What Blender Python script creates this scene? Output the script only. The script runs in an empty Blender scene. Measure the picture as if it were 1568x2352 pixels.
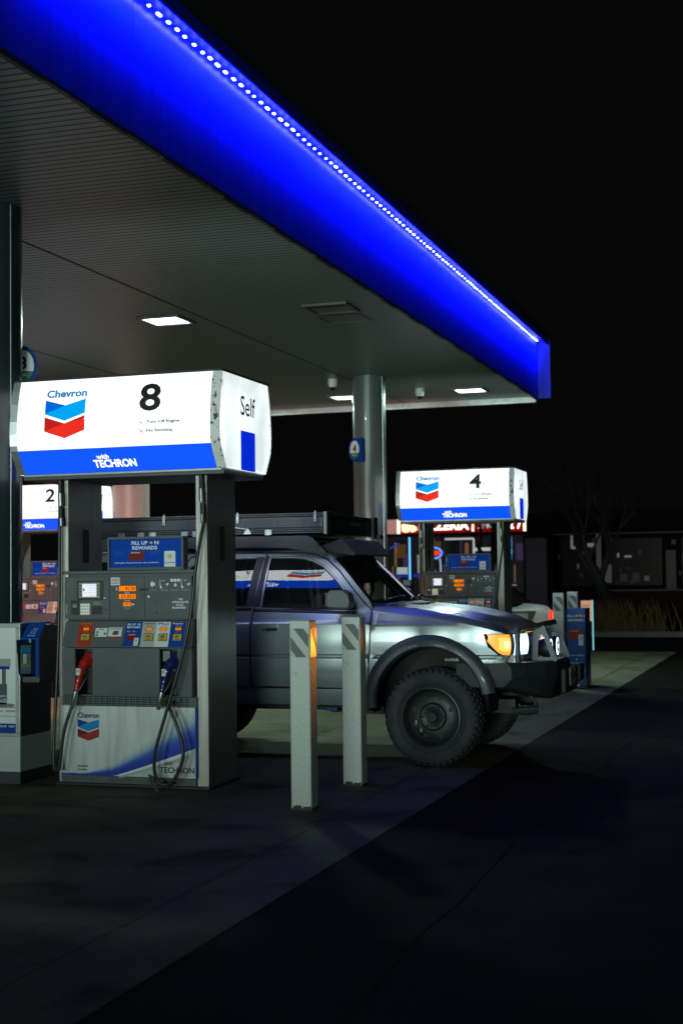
import bpy, bmesh, math, random
from mathutils import Vector, Matrix
from mathutils.geometry import delaunay_2d_cdt
random.seed(7)
sc = bpy.context.scene
R = math.radians

# ------------------------------------------------------------------ camera
cam = bpy.data.cameras.new('camera'); co = bpy.data.objects.new('camera', cam)
sc.collection.objects.link(co); sc.camera = co
yaw, pit, rol = 0.3159, 0.0469, -0.0121
F = Vector((-math.sin(yaw)*math.cos(pit), math.cos(yaw)*math.cos(pit), math.sin(pit)))
R0 = Vector((math.cos(yaw), math.sin(yaw), 0)); U0 = R0.cross(F)
RR = R0*math.cos(rol)+U0*math.sin(rol); UU = U0*math.cos(rol)-R0*math.sin(rol)
M = Matrix((RR, UU, -F)).transposed().to_4x4(); M.translation = (0, 0, 1.6)
co.matrix_world = M
cam.sensor_fit = 'VERTICAL'; cam.sensor_height = 36; cam.lens = 3245.5/2352*36
cam.clip_start = .1; cam.clip_end = 500
cam.dof.use_dof = True; cam.dof.focus_distance = 11.2; cam.dof.aperture_fstop = 2.6

# ------------------------------------------------------------------ night sky
w = bpy.data.worlds.new('World'); sc.world = w; w.use_nodes = True
bg = w.node_tree.nodes['Background']; bg.inputs[0].default_value = (.9, .92, 1, 1); bg.inputs[1].default_value = .0021
sc.view_settings.view_transform = 'Standard'; sc.view_settings.look = 'None'
sc.view_settings.exposure = 0; sc.view_settings.gamma = 1
sc.cycles.max_bounces = 8; sc.cycles.transparent_max_bounces = 12
sc.cycles.sample_clamp_indirect = 4

def area(name, loc, direction, sx, sy, power, col, spread=180):
    l = bpy.data.lights.new(name, 'AREA'); l.shape = 'RECTANGLE'; l.size = sx; l.size_y = sy
    l.energy = power; l.color = col; l.spread = R(spread)
    o = bpy.data.objects.new(name, l); sc.collection.objects.link(o)
    d = Vector(direction).normalized()
    up = Vector((0, 0, 1)) if abs(d.z) < .99 else Vector((0, 1, 0))
    x = up.cross(-d).normalized(); y = (-d).cross(x)
    m = Matrix((x, y, -d)).transposed().to_4x4(); m.translation = loc; o.matrix_world = m
    return o
WARM = (1, .93, .80); COOL = (.72, 1.0, .93)
# light of the canopy fixtures (their lenses are built below, at the same places)
FIX = [(-7.17, 15.3, 'on'), (-5.22, 22.95, 'on'), (-7.41, 23.0, 'on'), (-5.1, 15.3, 'off'), (-9.5, 23, 'on')]
for x, y, s in FIX:
    if s == 'on': area('canopy_lamp', (x, y, 4.66), (0, 0, -1), .42, .42, 112, (.68, 1, .86))
# frontal fill lamps added far behind the camera, their true source unseen
area('front_fill_light', (-12.5, -34.6, 2.3), (.16, 1, 0), 9, 2.6, 4600, (.78, 1, .88))
area('front_fill_light', (2.2, -34.6, 2.3), (-.12, 1, 0), 9, 2.6, 7000, (.74, 1, .92))
# light of the blue fascia strip
area('fascia_strip_light', (-4.185, 15.7, 5.61), (-1, 0, -.95), 17.4, .05, 380, (.001, .016, 1), 80)
area('fascia_strip_uplight', (-4.235, 15.7, 5.63), (-.25, 0, 1), 17.2, .02, 34, (.10, .18, 1), 170)
area('fascia_strip_glow', (-4.30, 15.7, 5.64), (-1, 0, -.7), 17.2, .02, 12, (.42, .5, 1), 120)
# red lamp added for the pink glow at far left, no source built
area('red_fill_light', (-9.3, 13.0, .95), (-.12, 1, -.10), 1.2, .2, 90, (1, .22, .22), 80)

# ------------------------------------------------------------------ materials
MATS = {}
def mat(name, col, rough=.6, metal=0., noise=0., nscale=8., bump=0., bscale=60., coat=0., spec=.5, stretch=None, col2=None, cut=None):
    if name in MATS: return MATS[name]
    m = bpy.data.materials.new(name); m.use_nodes = True; nt = m.node_tree; N = nt.nodes; L = nt.links
    b = N['Principled BSDF']; b.inputs['Roughness'].default_value = rough; b.inputs['Metallic'].default_value = metal
    b.inputs['Base Color'].default_value = (*col, 1); b.inputs['Coat Weight'].default_value = coat
    b.inputs['Coat Roughness'].default_value = .06; b.inputs['Specular IOR Level'].default_value = spec
    tc = N.new('ShaderNodeTexCoord'); mp = N.new('ShaderNodeMapping'); L.new(tc.outputs['Object'], mp.inputs[0])
    if stretch: mp.inputs['Scale'].default_value = stretch
    if noise or col2:
        n = N.new('ShaderNodeTexNoise'); n.inputs['Scale'].default_value = nscale; n.inputs['Detail'].default_value = 6; n.inputs['Roughness'].default_value = .62
        L.new(mp.outputs[0], n.inputs['Vector'])
        cr = N.new('ShaderNodeValToRGB'); L.new(n.outputs['Fac'], cr.inputs[0])
        a, c = (cut or (.3, .7))
        cr.color_ramp.elements[0].position = a; cr.color_ramp.elements[1].position = c
        c2 = col2 or tuple(v*(1-noise) for v in col)
        cr.color_ramp.elements[0].color = (*c2, 1); cr.color_ramp.elements[1].color = (*col, 1)
        L.new(cr.outputs[0], b.inputs['Base Color'])
        mr = N.new('ShaderNodeMapRange'); L.new(n.outputs['Fac'], mr.inputs[0])
        mr.inputs[3].default_value = min(1, rough*1.25); mr.inputs[4].default_value = rough*.85
        L.new(mr.outputs[0], b.inputs['Roughness'])
    if bump:
        n2 = N.new('ShaderNodeTexNoise'); n2.inputs['Scale'].default_value = bscale; n2.inputs['Detail'].default_value = 4
        L.new(mp.outputs[0], n2.inputs['Vector'])
        bp = N.new('ShaderNodeBump'); bp.inputs['Strength'].default_value = bump; bp.inputs['Distance'].default_value = .01
        L.new(n2.outputs['Fac'], bp.inputs['Height']); L.new(bp.outputs[0], b.inputs['Normal'])
    MATS[name] = m; return m
def emi(name, col, strength, base=(0, 0, 0), spec=.05):
    if name in MATS: return MATS[name]
    m = bpy.data.materials.new(name); m.use_nodes = True; b = m.node_tree.nodes['Principled BSDF']
    b.inputs['Base Color'].default_value = (*base, 1); b.inputs['Roughness'].default_value = .3
    b.inputs['Emission Color'].default_value = (*col, 1); b.inputs['Emission Strength'].default_value = strength
    b.inputs['Specular IOR Level'].default_value = spec
    MATS[name] = m; return m
def glass(name, tint, ior=1.75, rough=.0, dirt=0.):
    m = bpy.data.materials.new(name); m.use_nodes = True; nt = m.node_tree; N = nt.nodes; L = nt.links
    N.remove(N['Principled BSDF']); out = N['Material Output']
    tr = N.new('ShaderNodeBsdfTransparent'); tr.inputs[0].default_value = (*tint, 1)
    gl = N.new('ShaderNodeBsdfGlossy'); gl.inputs['Roughness'].default_value = rough
    fr = N.new('ShaderNodeFresnel'); fr.inputs[0].default_value = ior
    mx = N.new('ShaderNodeMixShader'); L.new(fr.outputs[0], mx.inputs[0]); L.new(tr.outputs[0], mx.inputs[1]); L.new(gl.outputs[0], mx.inputs[2])
    last = mx
    if dirt:
        df = N.new('ShaderNodeBsdfDiffuse'); df.inputs[0].default_value = (.5, .52, .55, 1)
        tc = N.new('ShaderNodeTexCoord'); n = N.new('ShaderNodeTexVoronoi'); n.inputs['Scale'].default_value = 55
        L.new(tc.outputs['Object'], n.inputs['Vector'])
        cr = N.new('ShaderNodeValToRGB'); cr.color_ramp.elements[0].color = (dirt*2.4,)*3+(1,); cr.color_ramp.elements[1].color = (dirt*.22,)*3+(1,)
        cr.color_ramp.elements[0].position = .10; cr.color_ramp.elements[1].position = .20
        L.new(n.outputs['Distance'], cr.inputs[0])
        m2 = N.new('ShaderNodeMixShader'); L.new(cr.outputs[0], m2.inputs[0]); L.new(mx.outputs[0], m2.inputs[1]); L.new(df.outputs[0], m2.inputs[2]); last = m2
    L.new(last.outputs[0], out.inputs[0]); MATS[name] = m; return m

black = mat('black plastic', (.018, .019, .021), .45, bump=.15, bscale=300)
rubber = mat('hose rubber', (.022, .022, .024), .38)
cabinet = mat('grey powder coat', (.105, .118, .125), .55, noise=.18, nscale=5, bump=.12, bscale=240)
cabinet2 = mat('dark grey panel', (.085, .095, .102), .5, noise=.15, nscale=6, bump=.1, bscale=260)
steel = mat('brushed stainless steel', (.40, .38, .35), .42, .8, noise=.25, nscale=3, bump=.25, bscale=70, stretch=(30, 30, .4))
steel2 = mat('galvanised steel', (.5, .52, .53), .35, .9, noise=.25, nscale=20)
white = mat('white paint', (.74, .76, .74), .5, noise=.08, nscale=6)
ink = mat('black ink', (.012, .012, .014), .5)
inkw = mat('white print', (.75, .77, .78), .5)
inkblue = mat('blue print', (.006, .06, .33), .45, spec=.12)
inkblue2 = mat('deep blue print', (.01, .05, .28), .4, spec=.12)
inkcyan = mat('sky blue print', (.03, .26, .62), .4, spec=.12)
inkred = mat('red print', (.42, .045, .03), .45, spec=.12)
inkred2 = mat('dark red print', (.22, .02, .02), .45, spec=.12)
inkgold = mat('gold print', (.55, .38, .06), .45)
rust = mat('rusty white trim', (.92, .92, .88), .6, nscale=13, col2=(.12, .055, .02), cut=(.40, .44), bump=.5, bscale=60)
trim = mat('aluminium trim', (.55, .57, .57), .38, .7, noise=.3, nscale=12)
lit_white = emi('backlit white acrylic', (.93, 1, 1), 1.35, (.6, .6, .6))
def uneven(m, lo, hi):
    nt = m.node_tree; N = nt.nodes; L = nt.links; n = N.new('ShaderNodeTexNoise'); n.inputs['Scale'].default_value = 2.3; n.inputs['Detail'].default_value = 2
    tc = N.new('ShaderNodeTexCoord'); L.new(tc.outputs['Object'], n.inputs['Vector']); mr = N.new('ShaderNodeMapRange'); mr.inputs[1].default_value = .35; mr.inputs[2].default_value = .65
    mr.inputs[3].default_value = lo; mr.inputs[4].default_value = hi; L.new(n.outputs['Fac'], mr.inputs[0]); L.new(mr.outputs[0], N['Principled BSDF'].inputs['Emission Strength'])
uneven(lit_white, .86, 1.25)
lit_white2 = emi('backlit white side acrylic', (.90, 1, .99), 1.25, (.6, .6, .6))
uneven(lit_white2, .80, 1.15)
lit_blue = emi('backlit blue band', (.0, .085, 1), .95, (.02, .05, .3))
rear_white = emi('backlit white acrylic rear', (.93, 1, 1), 4.6, (.6, .6, .6))
rear_blue = emi('backlit blue band rear', (.0, .085, 1), 3.0, (.02, .05, .3))
rear_red = emi('backlit red rear', (1, .035, .02), 2.6)
rear_chev = emi('backlit sky blue rear', (.0, .42, 1), 2.8)
rear_letter = emi('backlit white letters rear', (1, 1, 1), 5)
lit_bar = emi('backlit deep blue bar', (.0, .035, 1), .62, (.02, .03, .3))
lit_letter = emi('backlit white letters', (1, 1, 1), 1.5)
lit_chev = emi('backlit sky blue', (.0, .42, 1), .92)
lit_chev2 = emi('backlit mid blue', (.0, .16, .82), .85)
lit_name = emi('backlit name blue', (.0, .22, .62), .8)
lit_red = emi('backlit red', (1, .035, .02), .85)
lit_red2 = emi('backlit dark red', (.62, .02, .015), .8)
lit_grey = emi('backlit grey print', (.2, .22, .26), .2)
lit_pink = emi('backlit pink ring', (1, .25, .16), .9)
amber = emi('amber display', (1, .22, .0), 1.05)
amber_digit = mat('display digit', (.16, .05, .005), .4)
screen = emi('payment screen glow', (.82, .9, 1), 1.0)
keys = emi('lit keys', (.62, .78, .62), .45, (.4, .4, .4))
nozred = mat('red nozzle plastic', (.42, .016, .012), .28, coat=.4)
nozblue = mat('navy nozzle plastic', (.010, .018, .12), .25, coat=.5)

# ------------------------------------------------------------------ mesh builder
_tc = {}
def text_mesh(s, bold):
    k = (s, bold)
    if k not in _tc:
        c = bpy.data.curves.new('t', 'FONT'); c.body = s; c.size = 1; c.offset = .018*bold; c.resolution_u = 3
        o = bpy.data.objects.new('t', c); sc.collection.objects.link(o)
        dg = bpy.context.evaluated_depsgraph_get(); me = bpy.data.meshes.new_from_object(o.evaluated_get(dg))
        vs = [(v.co.x, v.co.y) for v in me.vertices]; fs = [tuple(p.vertices) for p in me.polygons]
        bpy.data.objects.remove(o); bpy.data.curves.remove(c); bpy.data.meshes.remove(me)
        x0 = min(v[0] for v in vs); x1 = max(v[0] for v in vs); y0 = min(v[1] for v in vs); y1 = max(v[1] for v in vs)
        vs = [((x-x0)/(x1-x0), (y-y0)/(y1-y0)) for x, y in vs]
        _tc[k] = (vs, fs)
    return _tc[k]
class MB:
    def __init__(s): s.v = []; s.f = []; s.mi = []; s.ms = []
    def m(s, mt):
        if mt not in s.ms: s.ms.append(mt)
        return s.ms.index(mt)
    def add(s, vs, fs, mt):
        o = len(s.v); s.v += [tuple(p) for p in vs]; i = s.m(mt)
        for f in fs: s.f.append([o+k for k in f]); s.mi.append(i)
        return s
    def box(s, x0, x1, y0, y1, z0, z1, mt):
        return s.add([(x0, y0, z0), (x1, y0, z0), (x1, y1, z0), (x0, y1, z0), (x0, y0, z1), (x1, y0, z1), (x1, y1, z1), (x0, y1, z1)],
                     [(3, 2, 1, 0), (4, 5, 6, 7), (0, 1, 5, 4), (1, 2, 6, 5), (2, 3, 7, 6), (3, 0, 4, 7)], mt)
    def prism(s, pts, a, b, mt, axis=1, fn=None):
        """outline pts (2-D) extruded between a and b; axis 0: pts=(y,z), 1: pts=(x,z), 2: pts=(x,y)"""
        def P(p, t):
            q = [p[0], p[1]]; q.insert(axis, t); q = tuple(q)
            return fn(*q) if fn else q
        n = len(pts); vs = [P(p, a) for p in pts]+[P(p, b) for p in pts]
        fs = [tuple(range(n)), tuple(range(2*n-1, n-1, -1))]+[(i, i+n, (i+1) % n+n, (i+1) % n) for i in range(n)]
        return s.add(vs, fs, mt)
    def quad(s, a, b, c, d, mt): return s.add([a, b, c, d], [(0, 1, 2, 3)], mt)
    def poly(s, pts, mt): return s.add(pts, [tuple(range(len(pts)))], mt)
    def rect(s, x0, x1, z0, z1, y, mt, fr=None):
        fr = fr or (lambda u, v: (u, y, v))
        return s.poly([fr(x0, z0), fr(x1, z0), fr(x1, z1), fr(x0, z1)], mt)
    def text(s, t, x0, x1, z0, z1, y, mt, bold=1, fr=None):
        fr = fr or (lambda u, v: (u, y, v)); vs, fs = text_mesh(t, bold)
        return s.add([fr(x0+(x1-x0)*a, z0+(z1-z0)*b) for a, b in vs], fs, mt)
    def tube(s, path, r, mt, n=10, cap=True, flat=1.0):
        P = [Vector(p) for p in path]; k = len(P); rr = r if isinstance(r, (list, tuple)) else [r]*k
        vs = []; prev = None
        for i, p in enumerate(P):
            d = (P[min(i+1, k-1)]-P[max(i-1, 0)]); d.normalize()
            if prev is None:
                u = d.orthogonal().normalized() if abs(d.z) < .9 else (Vector((1, 0, 0))-d*d.x).normalized()
            else: u = (prev-d*prev.dot(d)).normalized()
            prev = u; v = d.cross(u)
            for j in range(n):
                a = 2*math.pi*j/n; vs.append(p+(u*math.cos(a)+v*math.sin(a)*flat)*rr[i])
        fs = [(i*n+j, i*n+(j+1) % n, (i+1)*n+(j+1) % n, (i+1)*n+j) for i in range(k-1) for j in range(n)]
        if cap: fs += [tuple(range(n-1, -1, -1)), tuple(range((k-1)*n, k*n))]
        return s.add(vs, fs, mt)
    def curve(s, path, r, mt, n=10, sub=6):
        return s.tube(smooth(path, sub), r, mt, n)
    def disc(s, c, r, mt, axis=1, n=20, sx=1, sz=1):
        vs = []
        for j in range(n):
            a = 2*math.pi*j/n; q = [c[0], c[1], c[2]]
            i, k = [(1, 2), (0, 2), (0, 1)][axis]; q[i] += r*sx*math.cos(a); q[k] += r*sz*math.sin(a); vs.append(q)
        return s.poly(vs, mt)
    def lathe(s, prof, c, mt, axis=1, n=32, caps=False):
        """prof: list of (radius, offset along axis)"""
        vs = []
        i, k = [(1, 2), (0, 2), (0, 1)][axis]
        for r, t in prof:
            for j in range(n):
                a = 2*math.pi*j/n; q = list(c); q[axis] += t; q[i] += r*math.cos(a); q[k] += r*math.sin(a); vs.append(q)
        m = len(prof); fs = [(a*n+j, a*n+(j+1) % n, (a+1)*n+(j+1) % n, (a+1)*n+j) for a in range(m-1) for j in range(n)]
        if caps: fs += [tuple(range(n)), tuple(range((m-1)*n, m*n))]
        return s.add(vs, fs, mt)
    def mesh(s, name):
        me = bpy.data.meshes.new(name); me.from_pydata(s.v, [], s.f)
        for m in s.ms: me.materials.append(m)
        me.polygons.foreach_set('material_index', s.mi); me.validate(); me.update(); return me
    def build(s, name, parent=None, bevel=0, smooth=False, loc=None, recalc=True, seg=2, merge=False):
        me = s.mesh(name)
        if recalc or merge:
            bm = bmesh.new(); bm.from_mesh(me)
            if merge: bmesh.ops.remove_doubles(bm, verts=bm.verts, dist=.0008)
            if recalc: bmesh.ops.recalc_face_normals(bm, faces=bm.faces)
            bm.to_mesh(me); bm.free()
        if smooth:
            me.polygons.foreach_set('use_smooth', [True]*len(me.polygons))
            try: me.set_sharp_from_angle(angle=R(38))
            except Exception: pass
        o = bpy.data.objects.new(name, me); sc.collection.objects.link(o)
        if parent: o.parent = parent
        if loc: o.location = loc
        if bevel:
            b = o.modifiers.new('bevel', 'BEVEL'); b.width = bevel; b.segments = seg; b.limit_method = 'ANGLE'; b.angle_limit = R(35); b.harden_normals = False
        return o
def smooth(path, sub=6):
    P = [Vector(p) for p in path]; out = []
    for i in range(len(P)-1):
        a = P[max(i-1, 0)]; b = P[i]; c = P[i+1]; d = P[min(i+2, len(P)-1)]
        for k in range(sub):
            t = k/sub; out.append(.5*((2*b)+(c-a)*t+(2*a-5*b+4*c-d)*t*t+(3*b-a-3*c+d)*t**3))
    out.append(P[-1]); return out
def interp(tab, x):
    if x <= tab[0][0]: return tab[0][1]
    for (a, b), (c, d) in zip(tab, tab[1:]):
        if x <= c: return b+(d-b)*(x-a)/(c-a)
    return tab[-1][1]
def thing(name, label, cat, loc=(0, 0, 0), rz=0, group=None):
    o = bpy.data.objects.new(name, None); sc.collection.objects.link(o); o.empty_display_size = .2
    o.location = loc; o.rotation_euler.z = rz; return tag(o, label, cat, group)
def tag(o, label, cat, group=None):
    o['label'] = label; o['category'] = cat
    if group: o['group'] = group
    return o
def struct(o): o['kind'] = 'structure'; return o
def copy_tree(o, parent=None, swap=None):
    c = o.copy(); sc.collection.objects.link(c)
    if parent: c.parent = parent
    if swap:
        for k, me in swap.items():
            if o.name.split('.')[0] == k: c.data = me
    for ch in o.children: copy_tree(ch, c, swap)
    return c

# ------------------------------------------------------------------ ground
def ground_mat(name, base, dark, scale, bump, bscale, rough, speck=None):
    m = mat(name, base, rough, nscale=scale, col2=dark, cut=(.32, .68), bump=bump, bscale=bscale, spec=.12)
    nt = m.node_tree; N = nt.nodes; L = nt.links; b = N['Principled BSDF']
    src = b.inputs['Base Color'].links[0].from_socket
    n = N.new('ShaderNodeTexNoise'); n.inputs['Scale'].default_value = 90; n.inputs['Detail'].default_value = 3
    tc = N['Texture Coordinate']; L.new(tc.outputs['Object'], n.inputs['Vector'])
    cr = N.new('ShaderNodeValToRGB'); cr.color_ramp.elements[0].position = .35; cr.color_ramp.elements[1].position = .66
    cr.color_ramp.elements[0].color = (.55, .55, .55, 1); cr.color_ramp.elements[1].color = (1.25, 1.25, 1.25, 1)
    L.new(n.outputs['Fac'], cr.inputs[0])
    vo = N.new('ShaderNodeTexVoronoi'); vo.inputs['Scale'].default_value = 60; L.new(tc.outputs['Object'], vo.inputs['Vector'])
    vr = N.new('ShaderNodeValToRGB'); vr.color_ramp.elements[0].position = .10; vr.color_ramp.elements[1].position = .16
    vr.color_ramp.elements[0].color = (3.2, 3.2, 3.0, 1) if speck else (.45, .45, .45, 1); vr.color_ramp.elements[1].color = (1, 1, 1, 1); L.new(vo.outputs['Distance'], vr.inputs[0])
    mv = N.new('ShaderNodeMix'); mv.data_type = 'RGBA'; mv.blend_type = 'MULTIPLY'; mv.inputs[0].default_value = 1; L.new(src, mv.inputs[6]); L.new(vr.outputs[0], mv.inputs[7]); src = mv.outputs[2]
    mx = N.new('ShaderNodeMix'); mx.data_type = 'RGBA'; mx.blend_type = 'MULTIPLY'; mx.inputs[0].default_value = 1
    L.new(src, mx.inputs[6]); L.new(cr.outputs[0], mx.inputs[7])
    # oil and tyre stains: blots with a shape of their own
    n3 = N.new('ShaderNodeTexNoise'); n3.inputs['Scale'].default_value = 1.7; n3.inputs['Detail'].default_value = 5; n3.inputs['Distortion'].default_value = .6
    L.new(tc.outputs['Object'], n3.inputs['Vector'])
    c3 = N.new('ShaderNodeValToRGB'); c3.color_ramp.elements[0].position = .56; c3.color_ramp.elements[1].position = .70
    c3.color_ramp.elements[0].color = (1, 1, 1, 1); c3.color_ramp.elements[1].color = (.5, .48, .46, 1)
    L.new(n3.outputs['Fac'], c3.inputs[0])
    m2 = N.new('ShaderNodeMix'); m2.data_type = 'RGBA'; m2.blend_type = 'MULTIPLY'; m2.inputs[0].default_value = 1
    L.new(mx.outputs[2], m2.inputs[6]); L.new(c3.outputs[0], m2.inputs[7]); L.new(m2.outputs[2], b.inputs['Base Color'])
    return m
asphalt = ground_mat('asphalt', (.0135, .013, .007), (.007, .007, .004), 1.4, .9, 160, .85, True)
concrete = ground_mat('concrete slab', (.225, .222, .14), (.11, .108, .068), .9, .35, 120, .8)
joint = mat('joint sealant', (.03, .03, .03), .8)
crm = mat('crack filler', (.012, .012, .013), .95, spec=.1)
b = MB(); b.quad((-120, -80, -.004), (120, -80, -.004), (120, 160, -.004), (-120, 160, -.004), asphalt)
cr = []
for k in range(60):
    y = 3+k*.55; cr.append((-1.66+.03*math.sin(y*.5)+.015*math.sin(y*2.7+1)+random.uniform(-.015, .015), y))
for (x0, y0), (x1, y1) in zip(cr, cr[1:]): b.quad((x0-.005, y0, 0), (x0+.005, y0, 0), (x1+.005, y1, 0), (x1-.005, y1, 0), crm)
struct(b.build('asphalt_ground', recalc=False))
b = MB(); b.quad((-30, -12, 0), (-2.556, -12, 0), (-2.556, 30, 0), (-30, 30, 0), concrete)
struct(b.build('concrete_forecourt', recalc=False))
b = MB()
for y in (3.9, 9.05, 10.98, 13.1, 15.6, 18.3, 21.6, 24.8): b.quad((-30, y-.006, .003), (-2.556, y-.006, .003), (-2.556, y+.006, .003), (-30, y+.006, .003), joint)
for x in (-3.05, -7.9): b.quad((x-.006, 3, .004), (x+.006, 3, .004), (x+.006, 30, .004), (x-.006, 30, .004), joint)
struct(b.build('concrete_joints', recalc=False))

# ------------------------------------------------------------------ canopy
def soffit_mat():
    m = mat('ribbed soffit', (.235, .285, .285), .42, .2); nt = m.node_tree; N = nt.nodes; L = nt.links; b = N['Principled BSDF']
    tc = N['Texture Coordinate']; sep = N.new('ShaderNodeSeparateXYZ'); L.new(tc.outputs['Object'], sep.inputs[0])
    a = N.new('ShaderNodeMath'); a.operation = 'DIVIDE'; a.inputs[1].default_value = .0975; L.new(sep.outputs['Y'], a.inputs[0])
    f = N.new('ShaderNodeMath'); f.operation = 'FRACT'; L.new(a.outputs[0], f.inputs[0])
    cr = N.new('ShaderNodeValToRGB'); e = cr.color_ramp.elements
    e[0].position = .0; e[0].color = (0, 0, 0, 1); e[1].position = .17; e[1].color = (0, 0, 0, 1)
    q = cr.color_ramp.elements.new(.24); q.color = (1, 1, 1, 1); q = cr.color_ramp.elements.new(.95); q.color = (1, 1, 1, 1)
    L.new(f.outputs[0], cr.inputs[0])
    mx = N.new('ShaderNodeMix'); mx.data_type = 'RGBA'; mx.inputs[6].default_value = (.008, .008, .008, 1); mx.inputs[7].default_value = (.235, .285, .285, 1)
    L.new(cr.outputs[0], mx.inputs[0]); L.new(mx.outputs[2], b.inputs['Base Color'])
    bp = N.new('ShaderNodeBump'); bp.inputs['Distance'].default_value = .02; bp.inputs['Strength'].default_value = .8; L.new(cr.outputs[0], bp.inputs['Height']); L.new(bp.outputs[0], b.inputs['Normal'])
    return m
soff = soffit_mat()
fasc = mat('blue fascia panel', (.006, .022, .68), .46, .0, noise=.32, nscale=2.2, stretch=(5, 5, .35), spec=.4, bump=.06, bscale=8)
darkroof = mat('dark roof cap', (.02, .02, .022), .6)
YE = 24.4; ZC = 4.72
can = thing('fuel_canopy', 'large flat petrol station canopy with glowing blue fascia and ribbed metal soffit', 'canopy', (0, 0, 0))
b = MB(); b.box(-16, -4.362, -6, YE, ZC, ZC+.05, soff); b.build('soffit', can)
b = MB()
ys = [-6, 3.2, 8.75, 14.6, 20.3, YE]
for y0, y1 in zip(ys, ys[1:]): b.box(-4.36, -4.34, y0+.004, y1-.004, ZC-.02, 5.72, fasc)
b.box(-16, -4.362, -6.03, -6.001, 3.9, 5.72, fasc); b.build('fascia_panel', can)  # near-end panel hangs lower, added to keep front light off the soffit
b = MB(); b.box(-4.33, -4.14, -6, YE, 5.70, 5.73, fasc); b.box(-4.155, -4.135, -6, YE+.03, 5.62, 5.70, fasc); b.build('fascia_lip', can)
b = MB(); b.box(-4.335, -4.12, YE-.03, YE, ZC-.03, 5.695, fasc); b.build('fascia_end_cap', can)
b = MB(); b.prism([(-4.36, 5.735), (-4.13, 5.735), (-4.13, 5.80), (-4.30, 6.02), (-16, 6.02), (-16, 5.735)], -6, YE+.03, darkroof); b.build('roof_cap', can)
b = MB(); b.box(-16, -4.37, YE-.10, YE-.0, ZC-.10, ZC-.004, trim); b.build('rear_edge_trim', can)
b = MB()
y = -5.9; r = 0
while y < YE-.1:
    b.box(-4.37, -4.335, y, y+.55, ZC-.05-.012*(r % 2), ZC-.022, darkroof); y += .56; r += 1
b.build('drip_edge', can)
b = MB(); b.box(-6.73, -6.715, -6, YE-.1, ZC-.006, ZC-.001, darkroof); b.box(-9.8, -9.785, -6, YE-.1, ZC-.006, ZC-.001, darkroof); b.build('soffit_seam', can)
led = emi('white violet diode', (.42, .52, 1), 8)
b = MB(); b.box(-4.311, -4.289, -.019, .019, 5.655, 5.668, led); d0 = b.build('diode', can, loc=(0, 8.3, 0))
for k in range(1, 100):
    d = d0.copy(); sc.collection.objects.link(d); d.parent = can; d.location = (0, 8.3+k*.155+random.uniform(-.014, .014), random.uniform(-.004, .004)); d.scale = (1, random.choice((.55, .8, 1, 1.25, 1.6)), 1)
b = MB()
for k in range(100, 103): b.box(-4.315, -4.285, 8.275+k*.155, 8.325+k*.155, 5.655, 5.672, led)
d = b.build('diode', can); d['kind'] = 'stuff'
lens_on = emi('fixture lens lit', (.93, 1, .97), 5); lens_off = mat('fixture lens dark', (.05, .05, .05), .25)
frame_m = mat('fixture frame', (.10, .10, .10), .5)
LBL = {0: 'lit square ceiling lamp in the canopy soffit above the nearest pump', 1: 'bright lamp near the far blue corner of the canopy', 2: 'lamp half hidden behind the grey canopy pillar'}
for i, (x, y, s) in enumerate(FIX):
    if i > 3: continue
    t = thing('canopy_lamp_fixture', LBL.get(i, 'unlit square lamp with dark lens in the canopy soffit'), 'ceiling lamp', (x, y, ZC), 0, 'square lamps set in the canopy soffit')
    b = MB(); h = .27
    for (a0, a1, c0, c1) in ((-h, h, -h, -h+.04), (-h, h, h-.04, h), (-h, -h+.04, -h+.04, h-.04), (h-.04, h, -h+.04, h-.04)): b.box(a0, a1, c0, c1, -.03, -.002, frame_m)
    b.build('frame', t)
    b = MB(); b.box(-h+.042, h-.042, -h+.042, h-.042, -.018, -.004, lens_on if s == 'on' else lens_off)
    if s == 'off':
        for k in range(9): b.box(-h+.05, h-.05, -.2+k*.048, -.195+k*.048, -.022, -.018, frame_m)
    b.build('lens', t)
b = MB()
for (a0, a1, c0, c1) in ((-.27, .27, -.25, -.235), (-.27, .27, .235, .25), (-.27, -.255, -.235, .235), (.255, .27, -.235, .235)): b.box(a0, a1, c0, c1, -.008, -.001, frame_m)
tag(b.build('access_hatch', loc=(-5.17, 16.03, ZC)), 'thin square access hatch outline in the soffit beside the unlit lamp', 'hatch')
for (x, y, l) in ((-5.97, 22.5, 'small white dome camera on the soffit right of the grey pillar'), (-6.95, 20.9, 'small dome camera on the soffit left of the grey pillar')):
    t = thing('security_camera', l, 'security camera', (x, y, ZC), 0, 'dome cameras under the canopy')
    b = MB(); b.lathe([(0, -.001), (.07, -.001), (.075, -.03), (.07, -.10), (.05, -.13), (0, -.13)], (0, 0, 0), white, 2, 20); b.build('housing', t, smooth=True)
    b = MB(); b.lathe([(.045, -.131), (.04, -.16), (.022, -.18), (0, -.185)], (0, 0, 0), mat('dark dome', (.01, .01, .01), .08), 2, 20); b.build('lens_dome', t, smooth=True)

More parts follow.
